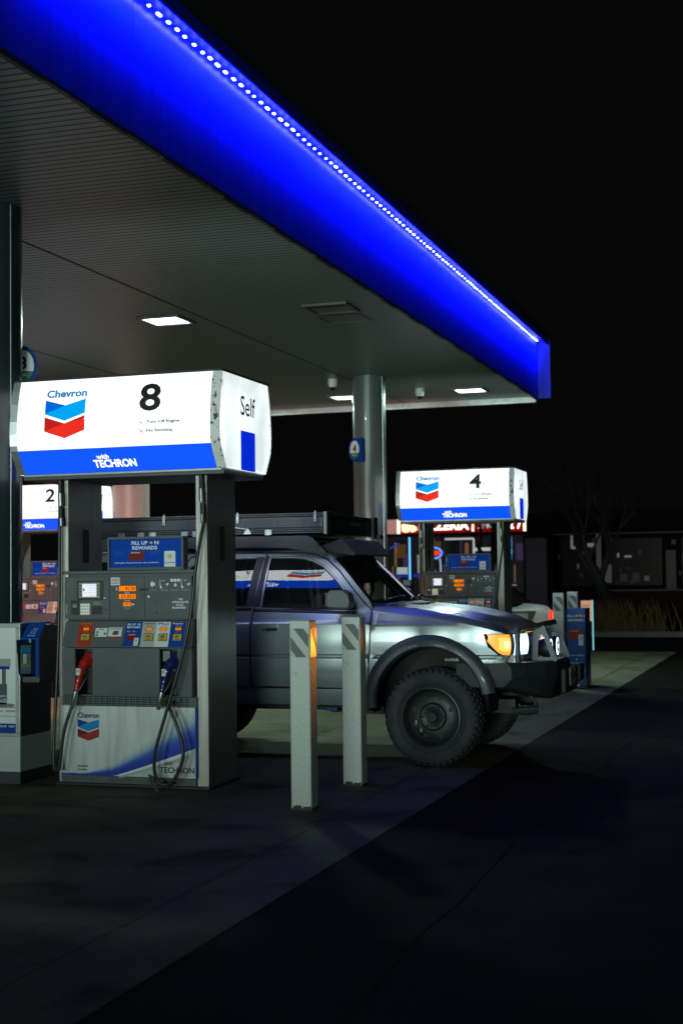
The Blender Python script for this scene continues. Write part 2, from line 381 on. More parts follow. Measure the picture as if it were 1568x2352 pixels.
# ------------------------------------------------------------------ canopy pillars
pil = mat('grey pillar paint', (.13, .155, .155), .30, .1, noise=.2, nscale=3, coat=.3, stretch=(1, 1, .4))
pil_dark = mat('dark pillar tone', (.022, .03, .036), .3, coat=.3)  # much darker tone, used on the left pillar only
pil_redlit = mat('pillar paint tinted red-lit', (.40, .30, .28), .4)  # pink of the red light is mixed into this pillar's colour
def pillar(x, y, r, label, pil=pil):
    t = thing('canopy_pillar', label, 'pillar', (x, y, 0), 0, 'round pillars holding up the canopy')
    b = MB(); b.lathe([(r, .02), (r, ZC-.002)], (0, 0, 0), pil, 2, 48); b.build('shaft', t, smooth=True)
    b = MB(); b.lathe([(r+.02, 0), (r+.02, .12), (r, .14)], (0, 0, 0), steel2, 2, 48)
    a = R(20); b.box(r*math.cos(a)-.012, r*math.cos(a)+.006, r*math.sin(-a)-.006, r*math.sin(-a)+.004, .2, ZC-.01, steel2); b.build('seam_strip', t)
    return t
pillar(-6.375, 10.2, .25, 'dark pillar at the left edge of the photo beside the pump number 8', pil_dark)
p4 = pillar(-6.36, 20.9, .255, 'grey pillar with the round number 4 plate behind the silver car')
pillar(-10.45, 20.9, .30, 'pinkish lit pillar seen through the gap of the near pump', pil_redlit)
def number_plate(x, y, z, ang, w, h, num, label):
    t = thing('pump_number_plate', label, 'number sign', (x, y, z), ang)
    b = MB(); pts = []
    for k in range(25):
        a = -math.pi/2-math.pi*k/24; pts.append((w*.5+math.cos(a)*w*.62, math.sin(a)*h/2))
    pts = [(.12*w+.5*w, -h/2)]+[(w*.05+math.cos(R(270-180*k/20))*w*.5, math.sin(R(270-180*k/20))*h/2) for k in range(21)]+[(.62*w, h/2)]
    if num == '8': pts = [(w*.05+w*.5*math.cos(R(12*k)), h/2*math.sin(R(12*k))) for k in range(30)]
    b.prism(pts, -.05, -.0, inkblue2); b.build('backing_plate', t)
    b = MB(); b.add([(w*.05+math.cos(2*math.pi*k/28)*w*.38, -.053, math.sin(2*math.pi*k/28)*h*.40) for k in range(28)], [tuple(range(28))], inkw)
    b.add([(w*.05+math.cos(R(200+140*k/16))*w*.38, -.055, math.sin(R(200+140*k/16))*h*.40) for k in range(17)], [tuple(range(17))], mat('green label', (.02, .16, .06), .5))
    b.text(num, -w*.1, w*.2, -h*.1, h*.22, -.057, ink, 1)
    b.text('DIESEL', -w*.13, w*.23, -h*.26, -h*.19, -.057, inkw, 0); b.build('number_face', t)
    return t
number_plate(-6.245, 10.44, 3.42, R(30), .26, .34, '8', 'blue rimmed round plate on the right of the dark left pillar')
number_plate(-6.50, 20.66, 3.565, R(-28), .26, .36, '4', 'blue plate with number 4 fixed on the grey pillar')

# ------------------------------------------------------------------ fuel pump
PROF = [(2.449, .43), (2.50, .462), (2.56, .505), (2.628, .545), (2.668, .557), (2.76, .562), (2.86, .558), (3.0, .538), (3.10, .515), (3.178, .49)]
def SF(sgn, dx=0, off=.002):
    """maps front-view coordinates onto the curved face of the lit box"""
    return lambda u, v: (u if sgn < 0 else -u-.05, sgn*(interp(PROF, v)+off), v)
def chev_logo(b, fr, x0, x1, z0, z1, lo, li, lr, lr2):
    def q(u, v): return fr(x0+(x1-x0)*u, z0+(z1-z0)*v)
    b.poly([q(0, 1), q(.5, .845), q(1, 1), q(1, .63), q(.5, .445), q(0, .635)], lo)
    fr0 = fr
    def fr2(u, v):
        p = q(u, v); return (p[0], p[1]+(-.0012 if p[1] < 0 else .0012), p[2])
    b.poly([fr2(0, 1), fr2(.5, .845), fr2(0, .645)], li)
    b.poly([q(0, .56), q(.5, .38), q(1, .57), q(1, .19), q(.5, 0), q(0, .19)], lr)
    b.poly([fr2(0, .56), fr2(.5, .38), fr2(0, .20)], lr2)
    b.poly([fr2(.5, .38), fr2(1, .57), fr2(.94, .47)], lr2)
def sign_number(num, sg):
    b = MB(); b.text(num[0 if sg < 0 else 1], .204, .384, 2.891, 3.107, 0, ink, 1.3, SF(sg, off=.003)); return b.mesh('number')
def swoosh_mat():
    m = mat('printed page curl panel', (.70, .73, .72), .35, coat=.3); nt = m.node_tree; N = nt.nodes; L = nt.links; b = N['Principled BSDF']
    tc = N['Texture Coordinate']; sep = N.new('ShaderNodeSeparateXYZ'); L.new(tc.outputs['Object'], sep.inputs[0])
    def mth(op, a, c):
        n = N.new('ShaderNodeMath'); n.operation = op
        for i, v in enumerate((a, c)):
            if v is None: continue
            if isinstance(v, (int, float)): n.inputs[i].default_value = v
            else: L.new(v, n.inputs[i])
        return n.outputs[0]
    # printed curve z = .08 + .30*((x+.22)/.78)^1.25 ; band above it fades blue to white
    xx = mth('MAXIMUM', mth('DIVIDE', mth('ADD', sep.outputs['X'], .16), .72), 0.0)
    crv = mth('ADD', mth('MULTIPLY', mth('POWER', xx, 1.1), .235), .085)
    d = mth('SUBTRACT', sep.outputs['Z'], crv)
    band = mth('DIVIDE', d, mth('ADD', mth('MULTIPLY', mth('MAXIMUM', mth('ADD', sep.outputs['X'], .42), .02), .30), .015))
    cr = N.new('ShaderNodeValToRGB'); L.new(band, cr.inputs[0]); e = cr.color_ramp.elements
    e[0].position = 0; e[0].color = (.004, .03, .42, 1); e[1].position = 1; e[1].color = (.70, .73, .72, 1)
    for p, c in ((.30, (.004, .05, .52, 1)), (.48, (.05, .14, .60, 1)), (.72, (.42, .52, .70, 1))):
        q = cr.color_ramp.elements.new(p); q.color = c
    g = mth('GREATER_THAN', d, 0)
    mx = N.new('ShaderNodeMix'); mx.data_type = 'RGBA'; L.new(g, mx.inputs[0]); mx.inputs[6].default_value = (.62, .65, .63, 1); L.new(cr.outputs[0], mx.inputs[7])
    # wavering dribble streaks of dirt
    n = N.new('ShaderNodeTexNoise'); n.inputs['Scale'].default_value = 5; n.inputs['Detail'].default_value = 5
    mp = N.new('ShaderNodeMapping'); mp.inputs['Scale'].default_value = (3, 3, .35); L.new(tc.outputs['Object'], mp.inputs[0]); L.new(mp.outputs[0], n.inputs['Vector'])
    c2 = N.new('ShaderNodeValToRGB'); L.new(n.outputs['Fac'], c2.inputs[0]); c2.color_ramp.elements[0].position = .3; c2.color_ramp.elements[1].position = .55
    c2.color_ramp.elements[0].color = (.72, .73, .72, 1); c2.color_ramp.elements[1].color = (1, 1, 1, 1)
    m2 = N.new('ShaderNodeMix'); m2.data_type = 'RGBA'; m2.blend_type = 'MULTIPLY'; m2.inputs[0].default_value = 1; L.new(mx.outputs[2], m2.inputs[6]); L.new(c2.outputs[0], m2.inputs[7])
    L.new(m2.outputs[2], b.inputs['Base Color']); return m
swoosh = swoosh_mat()

def fill_up_advert(b, x0, x1, z0, z1, fr, full=True):
    """blue FILL UP ON REWARDS artwork in the box x0..x1, z0..z1"""
    def q(u, v): return fr(x0+(x1-x0)*u, z0+(z1-z0)*v)
    def T(s, a, c, d, e, mt, bold=1): b.text(s, a, c, d, e, 0, mt, bold, q2)
    def lift(k): return lambda u, v: (lambda p: (p[0], p[1]-.0015*k if p[1] < 9e9 else 0, p[2]))(q(u, v))
    q2 = lift(2); q1 = lift(1)
    if full:
        b.text('FILL UP', .30, .525, .80, .93, 0, inkw, 2, q2); b.text('N', .62, .68, .80, .93, 0, inkw, 2, q2)
        b.text('REWARDS', .31, .66, .62, .755, 0, inkw, 2, q2)
        pin(b, q2, .575, .855, .045, .10)
        b.poly([q1(.26, .23), q1(.47, .25), q1(.475, .58), q1(.27, .55)], inkred2); b.text('AEROPLAN', .29, .42, .49, .54, 0, inkw, 1, q2)
        for k, s in enumerate(('Enter Aeroplan', 'number or swipe', 'card to earn today')): b.text(s, .06, .20, .54-k*.065, .57-k*.065, 0, inkcyan, .5, q2)
        for k, s in enumerate(('Earn even more', 'when linking', 'with Journie')): b.text(s, .57, .70-.02*k, .55-k*.055, .585-k*.055, 0, inkcyan, .8, q2)
        b.text('Aeroplan & Journie are now partners!', .06, .68, .12, .19, 0, inkw, .8, q2)
        b.poly([q1(.755, .0), q1(.91, .0), q1(.91, .53), q1(.90, .56), q1(.765, .56), q1(.755, .53)], inkw)
        pin(b, q2, .832, .36, .06, .17); b.text('JOURNIE', .762, .903, .11, .165, 0, inkblue2, 1.5, q2)
def pin(b, q, cx, cz, w, h):
    pts = [q(cx+math.cos(R(a))*w*.5, cz+h*.12+math.sin(R(a))*h*.38) for a in range(-30, 211, 20)]+[q(cx, cz-h*.5)]
    b.poly(pts, inkgold)
    q3 = lambda u, v: (lambda p: (p[0], p[1]-.001, p[2]))(q(u, v))
    b.poly([q3(cx+math.cos(R(a))*w*.22, cz+h*.12+math.sin(R(a))*h*.17) for a in range(0, 360, 30)], inkw)

def make_pump(label, num, sale, loc, green=False):
    t = thing('fuel_pump', label, 'fuel pump', loc, 0, 'fuel pumps under the canopy')
    # stainless side columns
    for x0, x1 in ((-.64, -.552), (.548, .645)):
        b = MB(); b.box(x0, x1, -.285, .285, .02, 2.449, steel)
        c = b.build('side_column', t, bevel=.006)
        bb = MB(); xx = x1+.0015; 
        bb.box(x1+.0005, x1+.002, -.05, .05, 1.75, 2.02, mat('worn label', (.06, .055, .05), .7, noise=.6, nscale=30)); bb.build('worn_sticker', c)
    b = MB(); b.box(-.66, .66, -.30, .30, 0, .022, black); b.build('base_plate', t, bevel=.004)
    b = MB(); b.box(-.61, .545, -.30, .285, .024, .080, cabinet)
    for k in range(7): b.disc((-.5+k*.16, -.3015, .052), .006, ink)
    b.build('plinth', t, bevel=.003)
    # lower door with printed panel
    b = MB(); b.box(-.550, .546, -.27, .27, .082, .705, cabinet2); b.build('lower_cabinet', t)
    b = MB(); b.box(-.603, .545, -.312, -.272, .084, .625, swoosh); b.box(.5455, .560, -.312, -.272, .084, .625, inkblue); lp = b.build('lower_panel', t, bevel=.002)
    f0 = lambda u, v: (u, -.3145, v)
    b = MB(); b.text('Chevron', -.458, -.272, .530, .572, 0, inkblue2, 1.6, f0); chev_logo(b, f0, -.458, -.272, .352, .520, inkcyan, inkblue, inkred, inkred2)
    b.text('Unleaded', -.463, -.372, .148, .166, 0, ink, .8, f0); b.text('Gasoline', -.463, -.376, .121, .138, 0, ink, .8, f0)
    b.text('with', .285, .357, .180, .212, 0, ink, 1, f0); b.text('TECHRON', .245, .535, .122, .168, 0, ink, 1.2, f0)
    b.build('panel_print', lp)
    # page curl: a paler roll under the blue
    b = MB(); pts = []
    for k in range(16):
        u = -.10+.60*k/15; z = .085+.235*((u+.16)/.72)**1.1; pts.append((u, z))
    cm = mat('printed curl highlight', (.80, .84, .86), .4)
    cm2 = mat('printed curl grey', (.40, .44, .46), .4)
    for (u0, z0), (u1, z1) in zip(pts, pts[1:]):
        w0 = .03+.05*(u0+.1); w1 = .03+.05*(u1+.1)
        b.poly([(u0, -.3135, z0-w0*.5), (u1, -.3135, z1-w1*.5), (u1, -.3135, z1), (u0, -.3135, z0)], cm)
        b.poly([(u0, -.3135, z0-w0), (u1, -.3135, z1-w1), (u1, -.3135, z1-w1*.5), (u0, -.3135, z0-w0*.5)], cm2)
    b.build('panel_curl_print', lp)
    # vent grille
    b = MB(); b.box(-.60, .548, -.29, -.272, .627, .700, black)
    for k in range(4): b.box(-.603, .55, -.315, -.291, .632+k*.018, .641+k*.018, cabinet)
    for k in range(22): b.box(-.58+k*.052, -.572+k*.052, -.313, -.292, .63, .70, cabinet)
    b.box(.50, .56, -.318, -.292, .628, .70, cabinet); b.build('vent_grille', t)
    # nozzle cabinet with two recesses
    zc0, zc1, yf, yb = .706, 1.080, -.355, -.20
    b = MB()
    cols = [(-.572, -.461), (-.305, .268), (.422, .540)]
    for x0, x1 in cols: b.box(x0, x1, yf, yb, zc0, zc1, cabinet)
    b.box(-.55, .54, -.199, .285, zc0, 1.28, cabinet2)
    for x0, x1 in ((-.4605, -.3055), (.2685, .4215)): b.box(x0, x1, yf+.002, yb, zc1-.008, zc1, cabinet)
    b.box(-.566, .538, -.36, -.356, zc0+.0, zc0+.012, cabinet2); b.box(.30, .36, -.3575, -.3555, .98, 1.06, mat('pale residue', (.2, .22, .23), .6))
    b.build('nozzle_cabinet', t, bevel=.004)
    for x0, x1 in ((-.4600, -.306), (.269, .421)):
        b = MB(); b.box(x0, x1, -.202, -.2005, zc0, zc1-.01, black); b.box(x0+.001, x0+.006, -.352, -.203, zc0, zc1-.012, black); b.box(x1-.006, x1-.001, -.352, -.203, zc0, zc1-.012, black); b.box(x0+.008, x1-.008, -.33, -.203, zc0, zc0+.006, black)
        b.build('nozzle_recess', t)
    # sloping grade panel
    b = MB(); sl = [(-.285, 1.288), (-.355, 1.084), (-.19, 1.084), (-.19, 1.288)]
    b.prism(sl, -.576, .538, cabinet, 0); b.build('grade_shelf', t, bevel=.003)
    def sf(u, v, k=1): return (u, -.285-.07*(1.288-v)/.204-.0016*k, v)
    S1 = lambda u, v: sf(u, v, 1); S2 = lambda u, v: sf(u, v, 2.2); S3 = lambda u, v: sf(u, v, 3.4)
    grades = [(-.448, -.328, inkred if not green else mat('green label', (.02, .16, .06), .5), 'Supreme Plus', '94', inkgold), (.102, .218, mat('silver label', (.45, .47, .47), .4), 'Supreme', '91', ink), (.219, .340, white, 'Plus', '89', ink), (.341, .464, inkblue, 'Regular', '87', inkw)]
    for x0, x1, mt, nm, oc, tm in grades:
        c = (x0+x1)/2; b = MB(); b.poly([S1(x0, 1.09), S1(x1, 1.09), S1(x1, 1.279), S1(x0, 1.279)], mt)
        b.text(nm, c-.045, c+.045, 1.258, 1.274, 0, tm if nm != 'Plus' else inkblue2, .8, S2)
        b.text('PUSH HERE', c-.02, c+.03, 1.245, 1.251, 0, tm, .2, S2)
        b.poly([S2(c-.032, 1.135), S2(c+.046, 1.135), S2(c+.046, 1.192), S2(c-.032, 1.192)], ink)
        b.poly([S3(c-.028, 1.139), S3(c+.042, 1.139), S3(c+.042, 1.188), S3(c-.028, 1.188)], inkgold)
        b.text(oc, c-.01, c+.022, 1.158, 1.178, 0, ink, 1, lambda u, v: sf(u, v, 4.4)); b.poly([sf(c-.008, 1.146, 4.4), sf(c+.02, 1.146, 4.4), sf(c+.02, 1.151, 4.4), sf(c-.008, 1.151, 4.4)], ink)
        b.text('price per litre', c-.02, c+.03, 1.2, 1.206, 0, tm, .2, S2)
        lab = b.build('grade_label', t, recalc=False)
        b = MB(); b.poly([S2(c-.026, 1.214), S2(c+.034, 1.214), S2(c+.034, 1.238), S2(c-.026, 1.238)], ink)
        b.poly([S3(c-.018, 1.217), S3(c+.030, 1.217), S3(c+.030, 1.235), S3(c-.018, 1.235)], amber); b.text('155.9', c-.006, c+.026, 1.220, 1.232, 0, amber_digit, 1, lambda u, v: sf(u, v, 4.4))
        b.build('price_display', lab, recalc=False)
    b = MB(); b.poly([S1(-.300, 1.165), S1(-.196, 1.165), S1(-.196, 1.233), S1(-.300, 1.233)], white); b.text('SECURE', -.27, -.225, 1.218, 1.228, 0, ink, .5, S2)
    for k in range(4): b.poly([S2(-.294+.002*k, 1.172+k*.011), S2(-.272, 1.172+k*.011), S2(-.272, 1.179+k*.011), S2(-.294+.002*k, 1.179+k*.011)], ink)
    b.poly([S2(-.222, 1.182), S2(-.203, 1.182), S2(-.203, 1.198), S2(-.222, 1.198)], mat('green label', (.02, .16, .06), .5))
    b.poly([S1(-.186, 1.158), S1(-.070, 1.158), S1(-.070, 1.238), S1(-.186, 1.238)], white); b.poly([S2(-.186, 1.158), S2(-.070, 1.158), S2(-.070, 1.168), S2(-.186, 1.168)], inkred)
    b.text('NOW ACCEPTING', -.176, -.080, 1.222, 1.232, 0, inkblue2, 1, S2)
    b.poly([S2(-.15, 1.18), S2(-.128, 1.18), S2(-.120, 1.212), S2(-.142, 1.212)], inkred); b.poly([S2(-.128, 1.18), S2(-.112, 1.18), S2(-.104, 1.212), S2(-.120, 1.212)], inkblue); b.poly([S2(-.112, 1.18), S2(-.10, 1.18), S2(-.092, 1.212), S2(-.104, 1.212)], mat('teal print', (.02, .25, .28), .4))
    b.build('payment_sticker', t, recalc=False)
    b = MB(); b.poly([S1(-.048, 1.094), S1(.094, 1.094), S1(.098, 1.279), S1(-.040, 1.279)], inkblue)
    b.text('FILL UP', -.028, .042, 1.253, 1.269, 0, inkw, 2, S2); b.text('ON', .055, .084, 1.253, 1.269, 0, inkw, 2, S2); b.text('REWARDS', -.028, .084, 1.232, 1.247, 0, inkw, 2, S2)
    b.poly([S2(-.02, 1.135), S2(.062, 1.135), S2(.064, 1.188), S2(-.016, 1.192)], inkred2); b.text('AEROPLAN', -.01, .05, 1.178, 1.186, 0, inkw, .8, S3)
    b.poly([S3(.045, 1.098), S3(.084, 1.098), S3(.086, 1.158), S3(.047, 1.158)], inkw); pin(b, lambda u, v: sf(u, v, 5), .066, 1.135, .02, .026); b.text('JOURNIE', .049, .081, 1.106, 1.112, 0, inkblue2, .6, lambda u, v: sf(u, v, 5))
    for q_ in (-.015, .03): b.disc(S2(q_, 1.207), .006, inkgold, 1, 10); b.text('=1', q_+.01, q_+.022, 1.203, 1.211, 0, inkw, .5, S2)
    b.build('rewards_sticker', t, recalc=False)
    # head unit
    b = MB(); b.box(-.55, .5455, -.262, .285, 1.29, 1.655, cabinet2); b.box(-.592, .545, -.288, -.2625, 1.293, 1.300, cabinet); b.box(-.60, .545, -.296, .285, 1.656, 1.682, cabinet); b.build('head_cabinet', t, bevel=.003)
    b = MB(); b.box(-.584, -.192, -.288, -.2625, 1.305, 1.635, cabinet); b.box(-.472, -.243, -.297, -.2885, 1.455, 1.603, black); pm = b.build('payment_module', t, bevel=.003)
    b = MB(); b.box(-.452, -.268, -.300, -.2975, 1.470, 1.590, mat('bezel beige', (.30, .32, .24), .5))
    for zz in (1.488, 1.512, 1.536, 1.560):
        for xx in (-.445, -.287): b.box(xx, xx+.013, -.303, -.3005, zz, zz+.012, ink)
    b.build('screen_bezel', pm)
    b = MB(); b.rect(-.422, -.297, 1.480, 1.579, -.3045, screen)
    sk = mat('screen text', (.02, .08, .35), .5)
    b.rect(-.422, -.4185, 1.480, 1.579, -.3055, inkblue)
    for k, (s_, a) in enumerate((('Swipe Journie or App', .385), ('or Enter Member #', .37), ('or TopUp/Gift Card', .36), ('Must Pay Before Fueling', .395), ('Please See Attendant', .355))):
        b.text(s_, -a+.0, -.303, 1.563-k*.0185, 1.569-k*.0185, -.306, sk, .3)
    b.box(-.411, -.399, -.3065, -.3048, 1.523, 1.545, sk); b.build('payment_screen', pm)
    b = MB(); b.box(-.525, -.452, -.292, -.2885, 1.336, 1.452, black); b.box(-.505, -.470, -.306, -.2925, 1.395, 1.425, mat('slot chrome', (.25, .25, .25), .3, .8)); b.box(-.498, -.478, -.3075, -.3065, 1.40, 1.405, white); b.build('card_reader', pm, bevel=.002)
    b = MB(); b.box(-.446, -.356, -.294, -.2885, 1.334, 1.429, mat('keypad plate', (.35, .37, .36), .3, .6))
    b.build('keypad_plate', pm)
    b = MB()
    for i in range(4):
        for j in range(4): b.box(-.439+i*.0205, -.423+i*.0205, -.299, -.2945, 1.340+j*.0222, 1.356+j*.0222, keys)
    b.build('keypad', pm, bevel=.001)
    b = MB(); b.box(-.343, -.252, -.2905, -.2885, 1.339, 1.406, black); b.box(-.335, -.26, -.2925, -.2908, 1.375, 1.39, ink); b.text('Take Receipt', -.330, -.268, 1.428, 1.436, -.2895, inkw, .3); b.text('If No Receipt See Cashier', -.340, -.256, 1.416, 1.423, -.2895, inkw, .2); b.build('receipt_slot', pm)
    b = MB(); b.disc((-.218, -.2895, 1.376), .008, inkblue, n=12); b.disc((-.218, -.2895, 1.343), .009, inkred, n=12)
    b.lathe([(.0, -.006), (.008, -.006), (.013, -.003), (.013, 0)], (-.230, -.2885, 1.467), steel2, 1, 16)
    for k in range(9): b.text('authorised use only in accordance', -.571, -.49-.008*(k % 3), 1.612-k*.0075, 1.616-k*.0075, -.2895, lit_grey if 0 else mat('faint print', (.3, .32, .33), .6), .1)
    b.rect(-.572, -.56, 1.345, 1.42, -.2892, mat('faint print', (.3, .32, .33), .6)); b.build('module_markings', pm)
    # sale display
    b = MB(); b.box(-.190, .110, -.286, -.2625, 1.305, 1.635, cabinet2); sp = b.build('sale_panel', t, bevel=.002)
    b = MB(); b.rect(-.178, -.100, 1.567, 1.628, -.2875, white)
    for k, mt in ((0, ink), (1, inkred), (2, ink), (3, ink)): b.rect(-.170, -.108, 1.578+k*.012, 1.582+k*.012, -.289, mt)
    b.text('$', -.135, -.120, 1.525, 1.552, -.2885, inkw, .8); b.text('Sale', -.058, -.018, 1.502, 1.515, -.2885, inkw, .8); b.text('Litres', -.063, -.012, 1.440, 1.453, -.2885, inkw, .8)
    b.text('Price per Litre', -.066, -.002, 1.391, 1.398, -.2885, inkw, .4); b.text('Taxes incl.', -.058, -.012, 1.380, 1.386, -.2885, inkw, .3); b.rect(.004, .022, 1.410, 1.424, -.288, inkw)
    b.rect(.073, .150, 1.520, 1.542, -.2905, ink); b.build('sale_print', sp, recalc=False)
    for x0, x1, z0, z1, s_ in ((-.106, .040, 1.520, 1.561, sale[0]), (-.106, .039, 1.459, 1.498, sale[1]), (-.071, .0, 1.403, 1.432, sale[2])):
        b = MB(); b.box(x0-.004, x1+.004, -.2885, -.2863, z0-.004, z1+.004, ink); b.rect(x0, x1, z0, z1, -.290, amber)
        wd = (x1-x0); b.text(s_, x0+wd*(.38 if len(s_) < 6 and z0 > 1.5 else .12), x1-wd*.06, z0+(z1-z0)*.16, z1-(z1-z0)*.14, -.2915, amber_digit, 1); b.build('amber_display', sp, recalc=False)
    # instruction panel
    b = MB(); b.box(.112, .513, -.286, -.2625, 1.305, 1.635, cabinet2); ip = b.build('instruction_panel', t, bevel=.002)
    b = MB(); yy = -.2878
    b.poly([(.160, yy, 1.573), (.182, yy, 1.603), (.182, yy, 1.586), (.203, yy, 1.586), (.203, yy, 1.560), (.182, yy, 1.560), (.182, yy, 1.543)], inkw)
    for x in (.245, .425): b.poly([(x, yy, 1.54), (x+.022, yy, 1.54), (x+.004, yy, 1.57), (x+.004, yy, 1.61), (x, yy, 1.61)], inkw); b.poly([(x+.05, yy, 1.575), (x+.078, yy, 1.58), (x+.06, yy, 1.555)], inkw); b.rect(x+.022, x+.04, 1.597, 1.602, yy, inkw)
    for k in range(3): b.rect(.335+k*.028, .359+k*.028, 1.590, 1.612, yy, inkw)
    b.poly([(.365, yy, 1.553), (.385, yy, 1.553), (.388, yy, 1.566), (.377, yy, 1.580), (.366, yy, 1.57)], inkw)
    for x, s_ in ((.158, 'Prepay at Pump or Inside'), (.25, 'Remove Nozzle'), (.338, 'Push Grade Button'), (.43, 'Return Nozzle')): b.text(s_, x, x+.062, 1.523, 1.529, yy, inkw, .2)
    for k, s_ in enumerate(('WE', 'APPRECIATE', 'YOUR', 'BUSINESS')):
        hw = (.018, .070, .034, .057)[k]; b.text(s_, .412-hw, .412+hw, 1.446-k*.0215, 1.461-k*.0215, yy, inkw, 2, lambda u, v: (u+(v-1.42)*.2, yy, v))
    for k in range(3):
        for j in range(9):
            a = j*2*math.pi/9+k*.3; b.disc((.217+math.cos(a)*(.010+k*.012), yy, 1.424+math.sin(a)*(.010+k*.013)), .003, ink, n=6)
    b.disc((.215, yy, 1.352), .010, ink, n=14); b.lathe([(.0, -.006), (.010, -.006), (.014, -.002), (.014, 0)], (.150, -.286, 1.475), steel2, 1, 16)
    b.rect(.24, .242, 1.32, 1.61, yy+.001, cabinet); b.rect(.33, .332, 1.32, 1.61, yy+.001, cabinet); b.rect(.125, .50, 1.476, 1.478, yy+.001, cabinet); b.build('instruction_print', ip, recalc=False)
    # advert frame on top of the head
    b = MB(); x0, x1, z0, z1 = -.208, .446, 1.684, 1.944
    for q_ in ((x0, x1, z0, z0+.022), (x0, x1, z1-.018, z1), (x0, x0+.018, z0+.022, z1-.018), (x1-.02, x1, z0+.022, z1-.018)): b.box(q_[0], q_[1], -.290, -.20, q_[2], q_[3], cabinet)
    ad = b.build('advert_frame', t, bevel=.003)
    b = MB(); b.box(x0+.019, x1-.021, -.268, -.21, z0+.023, z1-.019, emi('faintly lit blue advert', (.002, .06, .6), .12, (.004, .05, .30))); fill_up_advert(b, x0+.019, x1-.021, z0+.023, z1-.019, lambda u, v: (u, -.2685, v)); b.build('advert_panel', ad, recalc=False)
    # rear advert strip seen through the gap
    b = MB(); b.box(-.37, -.24, .20, .212, 1.70, 1.93, inkblue2)
    for k, s_ in enumerate(('THE', 'POWER', 'COUPLE', 'OF GAS', 'SAVINGS.')): b.text(s_, -.355, -.32+.006*len(s_), 1.885-k*.016, 1.895-k*.016, .198, inkw, 1.5)
    b.disc((-.275, .198, 1.80), .018, inkgold, n=14); b.rect(-.36, -.32, 1.76, 1.80, .198, inkcyan); b.rect(-.295, -.25, 1.72, 1.765, .198, inkred); b.build('rear_advert', t)
    b = MB(); b.box(.47, .50, .15, .25, 1.684, 1.90, mat('tan bracket', (.22, .2, .13), .6)); b.build('rear_bracket', t)
    # lit sign box
    sg = MB(); pz = [(-y, z) for z, y in PROF]+[(y, z) for z, y in reversed(PROF)]
    sg.prism([(a*.985, z_-.004 if z_ > 3.1 else z_) for a, z_ in pz], -.84, .79, mat('sign core', (.3, .3, .3), .6), 0); s_o = sg.build('lit_sign_box', t)
    for sgn in (-1, 1):
        f = SF(sgn, off=0.0); b = MB()
        zz = [p[0] for p in PROF]
        for i in range(len(zz)-1):
            b.poly([f(-.85, zz[i]), f(.793, zz[i]), f(.793, zz[i+1]), f(-.85, zz[i+1])], ((lit_blue if zz[i+1] < 2.63 else lit_white) if sgn < 0 else (rear_blue if zz[i+1] < 2.63 else rear_white)))
        fp = b.build('front_face' if sgn < 0 else 'rear_face', s_o, recalc=False)
        f2 = SF(sgn, off=.002); f3 = SF(sgn, off=.004); b = MB()
        b.text('Chevron', -.601, -.250, 3.035, 3.098, 0, lit_name, 2, f2); chev_logo(b, f2, -.606, -.256, 2.712, 3.018, *((lit_chev, lit_chev2, lit_red, lit_red2) if sgn < 0 else (rear_chev, rear_chev, rear_red, rear_red)))
        LL = lit_letter if sgn < 0 else rear_letter
        b.text('Turn Off Engine', .270, .546, 2.790, 2.820, 0, lit_grey, 1.6, f2); b.text('No Smoking', .270, .485, 2.725, 2.754, 0, lit_grey, 1.6, f2)
        for zc in (2.802, 2.739):
            ring = [(math.cos(2*math.pi*k/20), math.sin(2*math.pi*k/20)) for k in range(20)]
            for k in range(20):
                a, c = ring[k], ring[(k+1) % 20]; b.poly([f2(.228+a[0]*.021, zc+a[1]*.021), f2(.228+c[0]*.021, zc+c[1]*.021), f2(.228+c[0]*.0175, zc+c[1]*.0175), f2(.228+a[0]*.0175, zc+a[1]*.0175)], lit_pink)
            b.poly([f3(.214, zc+.012), f3(.216, zc+.015), f3(.242, zc-.012), f3(.240, zc-.015)], lit_pink); b.poly([f3(.216, zc-.003), f3(.24, zc-.003), f3(.24, zc+.003), f3(.216, zc+.003)], ink)
        b.text('with', -.185, -.079, 2.545, 2.580, 0, LL, 1.2, f2); b.text('TECHRON', -.222, .140, 2.482, 2.540, 0, LL, 1.8, f2)
        b.build('sign_lettering', fp, recalc=False)
    for sx, X in ((1, .862), (-1, -.912)):
        b = MB(); b.add([(X, a*.962, z) for a, z in pz], [tuple(range(len(pz)))], lit_white2)
        b.box(*(sorted((X, X-.035*sx))), -.40, .40, 2.455, 2.46, lit_white2)
        sd = b.build('side_face', s_o, recalc=False)
        fs = (lambda u, v, X=X, sx=sx: (X+.003*sx, u*sx, v)); b = MB()
        b.text('Self', -.123, .180, 2.880, 3.035, 0, ink, .4, fs); b.build('self_lettering', sd, recalc=False)
        b = MB(); b.rect(-.126, .175, 2.451, 2.760, 0, lit_bar, fs); b.build('side_bar', sd, recalc=False)
    for X0, X1 in ((.795, .862), (-.912, -.852)):
        for sgn in (-1, 1):
            b = MB()
            for (z0, y0), (z1, y1) in zip(PROF, PROF[1:]):
                b.add([(X0, sgn*(y0+.004), z0), (X1, sgn*(y0-.012), z0), (X1, sgn*(y1-.012), z1), (X0, sgn*(y1+.004), z1), (X0, sgn*(y0-.05), z0), (X1, sgn*(y0-.05), z0), (X1, sgn*(y1-.05), z1), (X0, sgn*(y1-.05), z1)],
                      [(0, 1, 2, 3), (1, 5, 6, 2), (0, 3, 7, 4)], rust if X0 > 0 else trim)
            b.build('corner_trim', s_o, smooth=True)
    b = MB(); b.box(-.915, .866, -.492, .492, 3.180, 3.196, black); b.build('sign_top', s_o, bevel=.003)
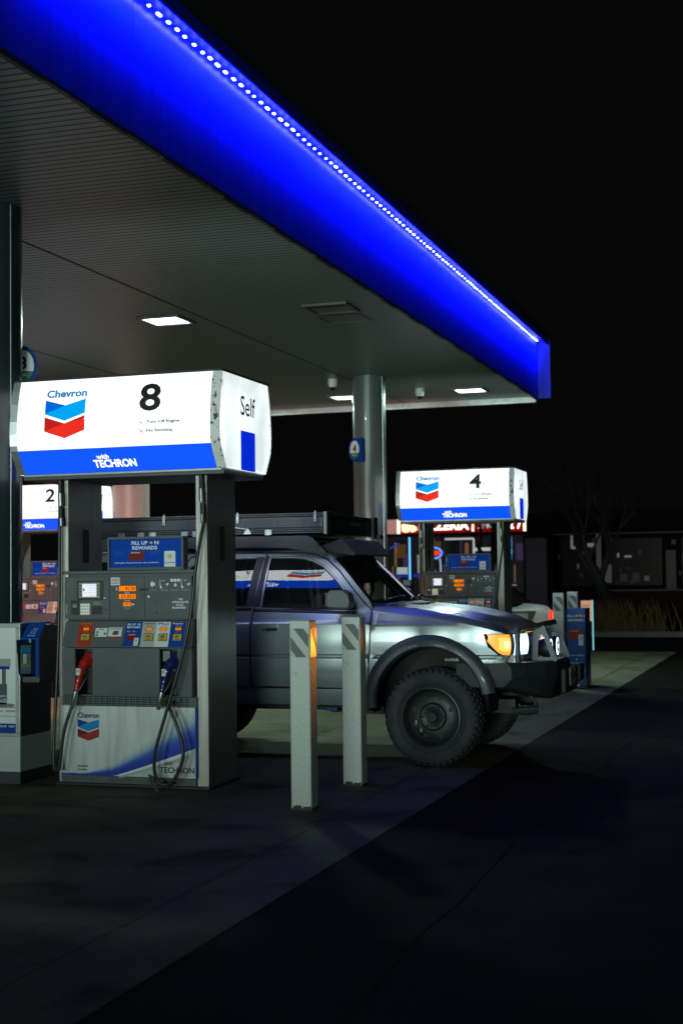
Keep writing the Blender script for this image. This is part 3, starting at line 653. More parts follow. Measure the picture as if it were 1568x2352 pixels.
    b = MB(); b.box(-.88, .84, -.41, .41, 2.405, 2.447, mat('sign underside', (.10, .10, .10), .5, .4)); b.box(-.87, .83, -.435, -.412, 2.43, 2.448, trim); b.build('sign_underside', s_o, bevel=.003)
    for nm_, sg_ in (('front_number', -1), ('rear_number', 1)): nb = bpy.data.objects.new(nm_, sign_number(num, sg_)); sc.collection.objects.link(nb); nb.parent = s_o
    # hoses
    for pth, cx, name in (([(.615, -.32, 2.44), (.632, -.335, 2.25), (.640, -.345, 2.04), (.628, -.37, 1.92), (.600, -.40, 1.70), (.560, -.425, 1.31), (.476, -.44, .95), (.354, -.455, .55), (.274, -.455, .283), (.276, -.44, .10), (.352, -.43, .048), (.432, -.43, .108), (.499, -.43, .289), (.448, -.43, .492), (.376, -.425, .640), (.345, -.40, .672)], 0, 'R'),
                          ([(-.596, -.33, 2.44), (-.602, -.335, 2.0), (-.604, -.345, 1.3), (-.612, -.37, .8), (-.618, -.40, .40), (-.612, -.42, .20), (-.590, -.43, .128), (-.560, -.43, .15), (-.545, -.43, .25), (-.515, -.43, .43), (-.468, -.425, .58), (-.445, -.41, .64)], 0, 'L')):
        b = MB(); b.curve(pth, .0135, rubber, 10, 7); h = b.build('hose', t, smooth=True)
        b = MB(); x, y, z = pth[0]; b.tube([(x, y, 2.44), (x, y, 2.30)], .019, black, 12); b.tube([(x+.003, y-.004, 2.30), (x+.008, y-.008, 2.20)], .022, steel2, 12); b.tube([(x+.008, y-.008, 2.19), (x+.012, y-.012, 2.10)], .017, black, 12); b.tube([(x+.014, y-.014, 2.10), (x+.018, y-.018, 2.04)], .019, steel2, 12); b.build('hose_coupling', h, smooth=True)
    b = MB(); b.prism([(.225, .10), (.262, .085), (.300, -.005), (.312, -.02), (.292, .008), (.246, .05)], -.47, -.455, black)
    b.prism([(.228, .135), (.268, .118), (.318, .004), (.300, -.0), (.244, .065)], -.478, -.47, rubber); b.build('hose_guard', t)
    # nozzles
    for cx, mt in ((0, nozred), (.732, nozblue)):
        X = lambda x: x+cx
        b = MB(); b.tube(smooth([(X(-.322), -.30, .965), (X(-.352), -.345, .975), (X(-.376), -.385, .93), (X(-.392), -.41, .85), (X(-.404), -.425, .775), (X(-.408), -.43, .752)], 5), [.048]*2+[.050]*3+[.045]*4+[.037]*4+[.030]*5+[.023]*4+[.021]*4, mt, 14)
        b.lathe([(0, -.03), (.035, -.028), (.056, -.012), (.060, .01), (.055, .06), (.045, .09)], (X(-.345), -.33, .985), mt, 1, 20)
        nz = b.build('nozzle', t, smooth=True)
        b = MB(); b.tube([(X(-.408), -.43, .75), (X(-.420), -.43, .70), (X(-.438), -.42, .65), (X(-.447), -.41, .62)], [.020, .024, .018, .017], steel2, 12); b.build('swivel', nz, smooth=True)
        b = MB(); b.tube(smooth([(X(-.335), -.36, .90), (X(-.345), -.40, .84), (X(-.37), -.42, .78), (X(-.395), -.43, .75)], 4), .009, black, 8); b.build('lever_guard', nz, smooth=True)
        b = MB(); b.box(X(-.405), X(-.372), -.4395, -.430, .872, .925, white); b.text('94' if cx == 0 else '87', X(-.400), X(-.378), .895, .915, -.4405, ink if cx else inkred, 1); b.build('octane_tag', nz)
    return t

pump = make_pump('near fuel pump under the lit sign number 8 with red and navy nozzles', ('8', '7'), ('41.34', '25.852', '159.9'), (-5.0, 10.285, 0))
for (lab, num, loc) in (('farther fuel pump with the lit sign number 4, behind the silver car', ('4', '3'), (-4.85, 20.80, 0)), ('farther fuel pump with the lit sign number 2, seen left past the near pump', ('2', '1'), (-11.87, 20.80, 0))):
    c = copy_tree(pump, None, {'front_number': sign_number(num, -1), 'rear_number': sign_number(num, 1)}); c.location = loc; c['label'] = lab

# ------------------------------------------------------------------ bollards
bolw = mat('chipped white bollard paint', (.64, .68, .64), .5, nscale=9, col2=(.26, .22, .16), cut=(.25, .37), bump=.55, bscale=45, coat=.15)
bold = mat('dark stripe tape', (.10, .11, .12), .45); bolt = mat('pale stripe tape', (.50, .54, .50), .4)
grime = mat('grimy paint edge', (.10, .09, .07), .9, noise=.6, nscale=50)
tape_amblit = mat('reflective tape amber-lit', (.75, .30, .04), .35)  # turn lamp's orange light put into the side tape's colour
def bollard(x, y, label, h=1.30, ang=0, wd=.15):
    t = thing('bollard', label, 'bollard', (x, y, 0), ang, 'square white bollards')
    a = wd/2; b = MB(); b.box(-a, a, -a, a, .004, h, bolw)
    b.build('post', t, bevel=.012, seg=3)
    b = MB(); z0, z1 = h-.255, h-.055; yy = -a-.0018; b.rect(-a+.010, a-.010, z0, z1, yy, bolt); yy -= .0008
    def clip(px):
        out = []
        return px
    w_ = 2*a-.02; L_ = -a+.01
    for s0 in (-.118, .022):
        pts = []
        # diagonal stripe going down to the right, clipped to the tape
        zt = z1; zb = z0; n_ = [(s0, zt), (s0+.072, zt), (s0+.072+.16, zb), (s0+.16, zb)]
        def cl(poly, f, inter):
            out = []
            for i in range(len(poly)):
                p, q = poly[i], poly[(i+1) % len(poly)]
                if f(p): out.append(p)
                if f(p) != f(q): out.append(inter(p, q))
            return out
        base = [(L_+u-.0, z) for u, z in n_]
        base = cl(base, lambda p: p[0] >= L_, lambda p, q: (L_, p[1]+(q[1]-p[1])*(L_-p[0])/(q[0]-p[0])))
        if base: base = cl(base, lambda p: p[0] <= L_+w_, lambda p, q: (L_+w_, p[1]+(q[1]-p[1])*(L_+w_-p[0])/(q[0]-p[0])))
        if len(base) > 2: b.poly([(u, yy, z) for u, z in base], bold)
    b.box(a+.0006, a+.0016, -a+.012, a-.012, z0, z1, tape_amblit)
    for k in range(2): b.poly([(a+.0024, -a+.02+.05*k, z1), (a+.0024, -a+.05+.05*k, z1), (a+.0024, a-.012, z0+.09-.08*k), (a+.0024, a-.012, z0+.04-.04*k)], bold)
    b.build('reflective_tape', t, recalc=False)
    b = MB(); b.box(-a-.004, a+.004, -a-.004, a+.004, 0, .012, grime); random.seed(int(x*100))
    for k in range(14):
        u = -a+.01+k*.0098; hh = random.uniform(.005, .03); b.box(u, u+.009, -a-.0025, -a, .004, .01+hh, grime)
    b.build('base_grime', t)
    return t
bollard(-3.352, 9.355, 'nearer white square bollard with diagonal dark stripes, lit orange on its side', 1.31)
bollard(-3.355, 10.53, 'second white square bollard, directly in front of the silver car door', 1.30, 0, .152)
bollard(-3.295, 19.85, 'distant striped bollard left of the blue waste bin, beside the white car', 1.36)
bollard(-3.27, 20.95, 'distant striped bollard standing behind the blue waste bin', 1.36)

# ------------------------------------------------------------------ merchandiser and towel unit by the left pillar
mz = thing('island_service_unit', 'white service cabinet with a car wash poster at the left edge beside the near pump', 'service unit', (-6.40, 10.19, 0))
lg = mat('light grey panel', (.52, .55, .54), .55, noise=.06, nscale=5, bump=.2, bscale=200); dg = mat('charcoal side panel', (.055, .057, .062), .6, bump=.3, bscale=260)
wx = .45
b = MB(); b.box(-wx, wx, -.255, .235, .095, .372, lg); b.build('lower_base', mz, bevel=.003)
b = MB(); b.box(-wx-.002, wx+.002, -.257, .237, 0, .094, mat('dark skirting', (.04, .045, .055), .6)); b.build('skirting', mz)
b = MB(); b.box(-wx+.01, wx-.004, -.232, .235, .376, 1.235, dg); b.build('side_panel', mz, bevel=.002)
b = MB()
for q_ in ((-wx, wx, .373, .400), (-wx, wx, 1.238, 1.272), (wx-.040, wx, .401, 1.237), (-wx, -wx+.04, .401, 1.237)): b.box(q_[0], q_[1], -.258, -.2325, q_[2], q_[3], trim)
b.box(-wx, wx, -.2320, .235, 1.2365, 1.272, mat('unit top', (.10, .10, .12), .5)); b.build('poster_frame', mz, bevel=.002)
b = MB(); yy = -.246; b.rect(-wx+.041, wx-.041, .401, 1.237, yy, inkw); yy -= .002
X6 = lambda X: X+6.40
b.rect(-wx+.041, wx-.041, .401, .475, yy, inkblue); b.text('or your car', .18, X6(-5.999), .440, .460, yy-.002, inkw, .8)
b.text('unbeatable', X6(-6.16), X6(-5.999), .598, .617, yy, ink, .6); b.text('The word - WOW!', .17, X6(-5.999), .565, .583, yy, ink, .6); b.text('chevronwithtechron.ca', .25, X6(-5.999), .530, .539, yy, ink, .2)
gr = mat('print grey', (.32, .34, .35), .5)
b.rect(X6(-6.3), X6(-6.043), .93, .99, yy, gr); b.rect(X6(-6.3), X6(-6.05), .905, .93, yy-.001, inkblue); b.rect(X6(-6.12), X6(-6.085), .79, .905, yy, cabinet); b.rect(X6(-6.2), X6(-6.075), .70, .79, yy-.001, cabinet2); b.rect(X6(-6.2), X6(-6.073), .64, .70, yy, gr)
b.poly([(X6(-6.2), yy-.002, .65), (X6(-6.074), yy-.002, .68), (X6(-6.074), yy-.002, .69), (X6(-6.2), yy-.002, .665)], inkblue); b.rect(X6(-6.2), X6(-6.08), .625, .64, yy, ink); b.disc((X6(-6.13), yy, .622), .13, mat('print shadow', (.2, .2, .2), .6), sz=.12, n=20)
b.build('poster', mz, recalc=False)
bx = thing('paper_towel_box', 'dark towel dispenser box with a blue front hung on the service cabinet side', 'dispenser', (-5.945, 10.0, 0))
pr = [(-.055, .80), (.0, .80), (.06, .795), (.30, .80), (.34, .83), (.34, 1.20), (.29, 1.245), (.13, 1.265), (.06, 1.262), (-.055, 1.15)]
b = MB(); b.prism(pr, .005, .162, mat('dispenser brown grey', (.075, .070, .066), .5, bump=.2, bscale=200), 0); b.build('dispenser_body', bx, bevel=.012, seg=3)
b = MB(); b.prism([(-.062, .845), (-.058, .845), (-.058, 1.148), (.055, 1.272), (.05, 1.275), (-.062, 1.152)], .004, .160, inkblue, 0)
b.text('The card', .075, .115, 1.222, 1.232, 0, inkw, .6, lambda u, v: (u, -.062+(v-1.152)*.93-.003, v)); b.text('for all your', .065, .117, 1.205, 1.215, 0, inkw, .6, lambda u, v: (u, -.062+(v-1.152)*.93-.003, v)); b.text('fuel needs.', .065, .113, 1.190, 1.2, 0, inkw, .6, lambda u, v: (u, -.062+(v-1.152)*.93-.003, v)); b.text('Apply today!', .05, .115, 1.168, 1.180, 0, inkw, 1, lambda u, v: (u, -.062+(v-1.152)*.93-.003, v))
b.poly([(.078, -.066, 1.147), (.078, -.066, 1.132), (.07, -.066, 1.132), (.085, -.066, 1.115), (.10, -.066, 1.132), (.092, -.066, 1.132), (.092, -.066, 1.147)], inkw); b.build('blue_front', bx)
lt = thing('leaflet_holder', 'clear plastic leaflet holder with fleet card leaflets on the blue dispenser front', 'leaflet holder', (-5.945, 9.94, 0))
b = MB(); b.prism([(-.045, .875), (-.008, .850), (-.004, .875), (-.004, 1.145), (-.075, 1.145), (-.075, 1.05), (-.06, 1.03)], .004, .130, glass('clear acrylic', (.62, .66, .60), 1.5, .05), 0); b.build('clear_case', lt)
b = MB(); b.box(.018, .112, -.040, -.012, .875, 1.10, mat('leaflet', (.22, .27, .27), .5, noise=.6, nscale=9)); b.rect(.02, .11, 1.03, 1.08, -.0412, inkcyan); b.box(.045, .075, -.0425, -.0412, .955, 1.03, inkw); b.text('FLEET CARD', .03, .10, .935, .945, -.0415, inkw, .5); b.rect(.04, .09, .895, .91, -.0415, inkcyan); b.build('leaflets', lt)
sq = thing('squeegee', 'black squeegee handle poking up behind the towel dispenser', 'squeegee', (-5.80, 10.42, 1.0))
b = MB(); b.tube([(0, 0, -.1), (0, 0, .24)], .014, steel2, 10); b.build('rod', sq, smooth=True); b = MB(); b.box(-.045, .045, -.03, .03, .235, .335, black); b.build('grip_head', sq, bevel=.018, seg=3)
# ------------------------------------------------------------------ silver off-road wagon
paint = mat('silver metallic paint', (.34, .38, .40), .32, .62, coat=.6)
paint.node_tree.nodes['Principled BSDF'].inputs['Coat Roughness'].default_value = .16
chrome_m = mat('bright trim', (.6, .62, .63), .15, 1)
flare_m = mat('grey fender flare', (.045, .055, .065), .42, coat=.15, bump=.1, bscale=200)
bump_m = mat('textured black steel', (.028, .031, .034), .45, bump=.35, bscale=220)
inner = mat('dark interior', (.012, .012, .013), .7)
seatm = mat('dark seat cloth', (.03, .03, .032), .9)
tyre_m = mat('tyre rubber', (.050, .054, .056), .72, noise=.35, nscale=12, bump=.3, bscale=90)
rim_m = mat('black steel rim', (.034, .038, .040), .40, noise=.3, nscale=14)
wglass = glass('side window glass', (.55, .60, .58), 2.0, .0, .05)
sglass = glass('windscreen glass', (.86, .97, .92), 2.1, .0, .01)
rub_t = mat('window rubber', (.012, .012, .013), .45)
CX, CY = -4.30, 12.52
car = thing('off_road_wagon', 'silver four door off-road wagon with roof tent and black bull bar, front lamps lit', 'car', (CX, CY, 0))
LOW = [(.50, .795), (.56, .80), (.60, .835), (.64, .838), (.655, .842), (.72, .855), (.82, .868), (.895, .872), (.905, .872), (.918, .852), (.932, .853), (.945, .872), (1.05, .878), (1.15, .874), (1.205, .868), (1.215, .862), (1.225, .858), (1.30, .845), (1.345, .835)]
def gy(z):  # greenhouse lean, glass curves in towards the roof
    t = z-1.345
    return .835-(.235*t+.43*t*t)
def sy(z): return interp(LOW, z) if z <= 1.345 else gy(z)
def taper(x):  # plan taper at nose and tail; x is world
    if x > -2.75: t = (x+2.75)/.55; return 1-.155*t*t
    if x < -6.15: t = (-6.15-x)/.5; return 1-.10*t*t
    return 1
def glean(x, z): return .055*max(0, min(1.2, (x+4.75)/1.0))*max(0, min(1, (z-1.21)/.125))*max(0, min(1, (-3.0-x)/.5))
def SM(x, z, s=-1, off=0): return (x-CX, s*(sy(z)*taper(x)-glean(x, z)+off), z)
def plate(outer, holes, mt, fn, step=.06, mb=None):
    vs = []; es = []
    def loop(pts):
        # densify
        P = []
        for i in range(len(pts)):
            a, c = pts[i], pts[(i+1) % len(pts)]; L = math.hypot(c[0]-a[0], c[1]-a[1]); n = max(1, int(L/step))
            for k in range(n): P.append((a[0]+(c[0]-a[0])*k/n, a[1]+(c[1]-a[1])*k/n))
        o = len(vs); vs.extend(Vector(p) for p in P); n = len(P); es.extend((o+i, o+(i+1) % n) for i in range(n)); return P
    O = loop(outer); H = [loop(h) for h in holes]
    def inside(p, poly):
        c = False; n = len(poly)
        for i in range(n):
            a, b_ = poly[i], poly[(i+1) % n]
            if (a[1] > p[1]) != (b_[1] > p[1]) and p[0] < (b_[0]-a[0])*(p[1]-a[1])/(b_[1]-a[1])+a[0]: c = not c
        return c
    x0 = min(p[0] for p in O); x1 = max(p[0] for p in O); z0 = min(p[1] for p in O); z1 = max(p[1] for p in O)
    zs = sorted(set([z for z, _ in LOW if z0 < z < z1]+[z0+k*step for k in range(1, int((z1-z0)/step)+1)]))
    x = x0+step*.5
    while x < x1:
        for z in zs:
            if inside((x, z), O) and not any(inside((x, z), h) for h in H): vs.append(Vector((x, z)))
        x += step
    r = delaunay_2d_cdt(vs, es, [], 0, 1e-5)
    V = [(v.x, v.y) for v in r[0]]; T = []
    for f in r[2]:
        c = (sum(V[i][0] for i in f)/len(f), sum(V[i][1] for i in f)/len(f))
        if inside(c, O) and not any(inside(c, h) for h in H): T.append(tuple(f))
    mb = mb or MB(); mb.add([fn(a, z) for a, z in V], T, mt); return mb
WX, WZ, WR = -3.023, .419, .417   # front wheel
RX = WX-2.675
def arc(cx, cz, r, a0, a1, n): return [(cx+r*math.cos(R(a0+(a1-a0)*k/n)), cz+r*math.sin(R(a0+(a1-a0)*k/n))) for k in range(n+1)]
AF = (WX-.025, .535, .50)
win_f = [(-4.555, 1.79), (-4.34, 1.79), (-4.24, 1.78), (-4.16, 1.757), (-4.05, 1.705), (-3.93, 1.60), (-3.81, 1.465), (-3.715, 1.36), (-3.70, 1.335), (-3.72, 1.318), (-4.575, 1.345)]
door_f = [(-4.665, .662), (-3.607, .65), (-3.590, .80), (-3.573, .97), (-3.567, 1.19), (-3.575, 1.32), (-3.64, 1.375), (-3.77, 1.515), (-3.90, 1.66), (-4.03, 1.765), (-4.14, 1.812), (-4.26, 1.828), (-4.592, 1.833), (-4.64, 1.345), (-4.662, 1.17)]
win_r = [(-4.715, 1.352), (-4.680, 1.79), (-5.10, 1.79), (-5.24, 1.775), (-5.33, 1.71), (-5.37, 1.60), (-5.40, 1.365)]
door_r = [(-4.677, .662), (-4.674, 1.17), (-4.652, 1.345), (-4.604, 1.833), (-5.20, 1.833), (-5.33, 1.80), (-5.42, 1.68), (-5.455, 1.345), (-5.46, 1.02), (-5.30, .90), (-5.22, .78), (-5.17, .662)]
win_q = [(-5.56, 1.365), (-5.54, 1.60), (-5.50, 1.74), (-5.44, 1.785), (-6.30, 1.775), (-6.44, 1.38)]
q_out = [(-5.472, 1.345), (-5.437, 1.68), (-5.34, 1.813), (-5.21, 1.845), (-6.45, 1.845), (-6.55, 1.70), (-6.62, 1.50), (-6.67, 1.25), (-6.68, .62), (-6.28, .60)]+arc(RX, .535, .50, 15, 172, 16)[0:]+[(-5.31, .90), (-5.472, 1.02)]
q_out = [(-5.472, 1.345), (-5.437, 1.68), (-5.34, 1.813), (-5.21, 1.845), (-6.45, 1.845), (-6.55, 1.70), (-6.62, 1.50), (-6.67, 1.25), (-6.68, .60), (-6.19, .60)]+list(reversed(arc(RX, .535, .50, 42, 168, 14)))+[(-5.472, 1.02)]
def gap_h(x): return interp([(-3.60, 1.372), (-3.49, 1.36), (-3.09, 1.322), (-2.78, 1.275), (-2.60, 1.225), (-2.48, 1.185), (-2.40, 1.13)], x)
f_out = [(-3.598, .65), (-3.53, .65)]+list(reversed(arc(AF[0], AF[1], AF[2], 48, 168, 16)))+[(-2.70, .875), (-2.40, .875), (-2.375, .935), (-2.46, .945), (-2.54, 1.01), (-2.575, 1.12), (-2.40, 1.12)]
sh = [(x, interp([(-3.57, 1.30), (-3.09, 1.255), (-2.78, 1.215), (-2.575, 1.17), (-2.40, 1.12)], x)) for x in (-2.50, -2.575, -2.78, -3.09, -3.35, -3.56)]
f_out = f_out+sh+[(-3.556, 1.19), (-3.562, .97), (-3.580, .80)]
def side(sgn):
    fn = lambda x, z: SM(x, z, sgn)
    b = plate(f_out, [], paint, fn)
    # shoulder of the fender rolling in towards the bonnet gap
    st = [-3.56, -3.35, -3.09, -2.92, -2.78, -2.66, -2.575, -2.50, -2.43, -2.40]
    rows = []
    for x in st:
        zs = interp([(-3.57, 1.30), (-3.09, 1.255), (-2.78, 1.215), (-2.575, 1.17), (-2.40, 1.12)], x); ys_ = sy(zs)*taper(x)-glean(x, zs)
        yg = interp([(-3.6, .70), (-3.09, .68), (-2.6, .64), (-2.40, .60)], x); zg = gap_h(x); row = []
        for k in range(9):
            t = k/8*math.pi/2; row.append((x-CX+.10*(k/8)*max(0, (x+2.75)/.35)*0, sgn*(ys_-(ys_-yg)*(1-math.cos(t))**.8), zs+(zg-zs)*math.sin(t)))
        rows.append(row)
    for r0, r1 in zip(rows, rows[1:]):
        for k in range(8): b.add([r0[k], r1[k], r1[k+1], r0[k+1]], [(0, 1, 2, 3)], paint)
    # A pillar, roof rail, quarter
    ap = [(-3.567, 1.33), (-3.58, 1.372), (-3.587, 1.385), (-3.70, 1.515), (-3.83, 1.655), (-3.955, 1.775), (-4.05, 1.832), (-4.25, 1.853), (-5.10, 1.856), (-5.21, 1.856), (-6.45, 1.85), (-6.45, 1.846), (-5.21, 1.846), (-4.26, 1.838), (-4.14, 1.822), (-4.02, 1.774), (-3.89, 1.669), (-3.76, 1.524), (-3.63, 1.383), (-3.575, 1.33)]
    plate(ap, [], paint, fn, .05, b); plate(q_out, [win_q], paint, fn, .06, b)
    # sill
    b.prism([(sgn*.70, .50), (sgn*.80, .50), (sgn*.822, .565), (sgn*.83, .64), (sgn*.72, .655)], -3.60-CX, -5.25-CX, paint, 0)
    b.prism([(sgn*.70, .475), (sgn*.79, .475), (sgn*.80, .498), (sgn*.70, .498)], -3.62-CX, -5.25-CX, bump_m, 0)
    return b
b = side(-1); b2 = side(1); b.add(b2.v, [], paint)
o_ = len(b.v)-len(b2.v)
for f, mi in zip(b2.f, b2.mi): b.f.append([o_+k for k in f]); b.mi.append(b.m(b2.ms[mi]))
# roof
st = [(-3.955, 1.775, 1.80), (-4.05, 1.832, 1.858), (-4.25, 1.853, 1.885), (-4.7, 1.856, 1.895), (-5.6, 1.856, 1.895), (-6.45, 1.85, 1.88)]
rows = []
for x, ze, zc in st:
    ye = gy(ze)-glean(x, ze); rows.append([(x-CX+(.10*(1-(k/6-1)**2) if x > -4.1 else 0), (k/6-1)*ye, ze+(zc-ze)*(1-(k/6-1)**4)) for k in range(13)])
for r0, r1 in zip(rows, rows[1:]):
    for k in range(12): b.add([r0[k], r1[k], r1[k+1], r0[k+1]], [(0, 1, 2, 3)], paint)
# tail and cowl, firewall
b.add([(-6.67-CX, -.78, .6), (-6.67-CX, .78, .6), (-6.66-CX, .78, 1.3), (-6.66-CX, -.78, 1.3)], [(0, 1, 2, 3)], paint)
b.add([(-6.66-CX, -.78, 1.3), (-6.66-CX, .78, 1.3), (-6.45-CX, .62, 1.85), (-6.45-CX, -.62, 1.85)], [(0, 1, 2, 3)], inner)
b.build('body', car, smooth=True, merge=True)
b = MB(); b.box(-6.6-CX, -3.62-CX, -.77, .77, .50, .62, inner); b.box(-3.64-CX, -3.6-CX, -.77, .77, .45, 1.30, inner); b.box(-3.6-CX, -2.5-CX, -.46, .46, .62, 1.10, inner)
b.box(-6.3-CX, -2.4-CX, -.42, -.34, .42, .54, bump_m); b.box(-6.3-CX, -2.4-CX, .34, .42, .42, .54, bump_m)
b.tube([(WX-CX, -.6, .40), (WX-CX, .6, .40)], .045, bump_m); b.tube([(RX-CX, -.6, .40), (RX-CX, .6, .40)], .05, bump_m); b.lathe([(0, -.14), (.12, -.08), (.14, 0), (.12, .08), (0, .14)], (WX-CX, .15, .42), bump_m, 1, 16)
b.tube([(WX+.1-CX, -.42, .55), (WX+.25-CX, -.55, .42)], .03, bump_m); b.box(-3.7-CX, -3.5-CX, -.70, -.55, .42, .50, bump_m); b.box(-4.15-CX, -3.95-CX, -.2, .1, .38, .50, bump_m); b.box(-4.05-CX, -3.95-CX, -.62, -.56, .43, .50, mat('blue jack point', (.02, .04, .25), .5))
b.build('chassis', car, bevel=.004)
# wheel liners
for sgn in (-1, 1):
    for cx in (WX-.025, RX):
        b = MB(); pts = arc(cx, .535, .505, -10, 190, 22)
        for (x0, z0), (x1, z1) in zip(pts, pts[1:]): b.add([(x0-CX, sgn*.845, z0), (x1-CX, sgn*.845, z1), (x1-CX, sgn*.42, z1), (x0-CX, sgn*.42, z0)], [(0, 1, 2, 3)], inner)
        b.add([(x-CX, sgn*.425, z) for x, z in pts], [tuple(range(len(pts)))], inner)
        if cx > -4 and sgn < 0: b.text('N-FAB', WX+.05-CX, WX+.17-CX, .875, .90, -.60, inkw, 1.5)
        b.build('wheel_arch_liner', car, smooth=True)
        b = MB(); n = 26; rows = []
        for k in range(n+1):
            a = R(-14+(200)*k/n) if cx > -4 else R(-10+200*k/n); cxx, czz = cx, .54
            e = min(1, min(k, n-k)/4)
            row = []
            for rr, yo in ((.455, .80), (.464, .895), (.478, .910), (.52, .912), (.555, .898), (.574, .878), (.580, .862)):
                row.append((cxx+rr*math.cos(a)*1.0-CX, sgn*(.855+(yo-.855)*(.45+.55*e)), czz+rr*math.sin(a)*1.0))
            rows.append(row)
        rows = [r for r in rows if r[3][2] > .58 or r[3][0] < cx-CX]
        for r0, r1 in zip(rows, rows[1:]):
            for k in range(6): b.add([r0[k], r1[k], r1[k+1], r0[k+1]], [(0, 1, 2, 3)], flare_m)
        b.build('fender_flare', car, smooth=True, merge=True)
# doors
def make_door(outline, hole, sgn, name, front):
    fn = lambda x, z: SM(x, z, sgn, .001)
    b = plate(outline, [hole], paint, fn, .05); d = b.build(name, car, smooth=True, merge=True)
    b = plate(hole, [], wglass, lambda x, z: SM(x, z, sgn, -.012), .07); b.build('window', d, smooth=True, merge=True)
    b = MB(); n = len(hole)
    def ring(o1, i1, y1, y0, mt):
        cx = sum(p[0] for p in hole)/n; cz = sum(p[1] for p in hole)/n; q = []
        P2 = []
        for i in range(n):
            a, c, e = hole[i-1], hole[i], hole[(i+1) % n]
            d1 = Vector((c[0]-a[0], c[1]-a[1])).normalized(); d2 = Vector((e[0]-c[0], e[1]-c[1])).normalized(); t = (d1+d2).normalized(); nn = Vector((t.y, -t.x))
            if nn.dot(Vector((c[0]-cx, c[1]-cz))) < 0: nn = -nn
            P2.append((c, nn))
        for i in range(n):
            (c, nn), (e, ne) = P2[i], P2[(i+1) % n]
            A = (c[0]+nn.x*o1, c[1]+nn.y*o1); B = (e[0]+ne.x*o1, e[1]+ne.y*o1); C_ = (e[0]-ne.x*i1, e[1]-ne.y*i1); D = (c[0]-nn.x*i1, c[1]-nn.y*i1)
            b.add([SM(*A, sgn, y1), SM(*B, sgn, y1), SM(*C_, sgn, y0), SM(*D, sgn, y0)], [(0, 1, 2, 3)], mt)
    ring(.016, .012, .004, -.008, rub_t); 
    z0 = hole[-1][1] if front else hole[0][1]
    b.build('window_seal', d, smooth=False)
    xs = [p[0] for p in outline]
    b = MB(); xa, xb = (-4.64, -3.70) if front else (-5.44, -4.665)
    pts = []
    for k in range(9):
        x = xa+(xb-xa)*k/8; zt = (1.343-.028*k/8) if front else 1.352
        pts.append((x, zt))
    for (x0, za), (x1, zb) in zip(pts, pts[1:]):
        for (h0, o0), (h1, o1) in (((-.028, .002), (-.022, .010)), ((-.022, .010), (-.006, .010)), ((-.006, .010), (.0, .0))):
            b.add([SM(x0, za+h0, sgn, o0), SM(x1, zb+h0, sgn, o0), SM(x1, zb+h1, sgn, o1), SM(x0, za+h1, sgn, o1)], [(0, 1, 2, 3)], rub_t)
    b.build('belt_trim', d)
    # black sash of the frame ahead / behind
    b = MB(); sash = [(-4.633, 1.36), (-4.592, 1.80), (-4.562, 1.80), (-4.592, 1.36)] if front else [(-4.655, 1.36), (-4.612, 1.80), (-4.688, 1.80), (-4.722, 1.36)]
    if front: sash = [(-4.636, 1.355), (-4.594, 1.82), (-4.566, 1.80), (-4.588, 1.355)]
    plate(sash, [], rub_t, lambda x, z: SM(x, z, sgn, .003), .06, b); b.build('pillar_sash', d, smooth=True)
    # handle
    xh = -4.565 if front else -5.38
    b = MB(); Yh = lambda o: sgn*(.874+o)
    def rr(x0, x1, z0, z1, y, mt, rad=.012):
        pts = []
        for cx_, cz_, a0 in ((x1-rad, z1-rad, 0), (x0+rad, z1-rad, 90), (x0+rad, z0+rad, 180), (x1-rad, z0+rad, 270)):
            for k in range(4): a = R(a0+30*k); pts.append((cx_+rad*math.cos(a), cz_+rad*math.sin(a)))
        return pts
    b.prism([(x-CX, z) for x, z in rr(xh, xh+.165, 1.135, 1.21, 0, ink, .018)], Yh(-.004), Yh(.005), chrome_m if 0 else paint)
    b.prism([(x-CX, z) for x, z in rr(xh+.040, xh+.155, 1.144, 1.176, 0, ink, .010)], Yh(.0052), Yh(.0065), ink)
    b.prism([(x-CX, z) for x, z in rr(xh+.034, xh+.156, 1.172, 1.202, 0, ink, .010)], Yh(.0066), Yh(.026), paint)
    b.lathe([(0, sgn*.008), (.008, sgn*.008), (.011, sgn*.004), (.011, 0)], (xh+.022-CX, Yh(.0066), 1.160), chrome_m, 1, 12)
    b.build('door_handle', d, bevel=.002)
    return d
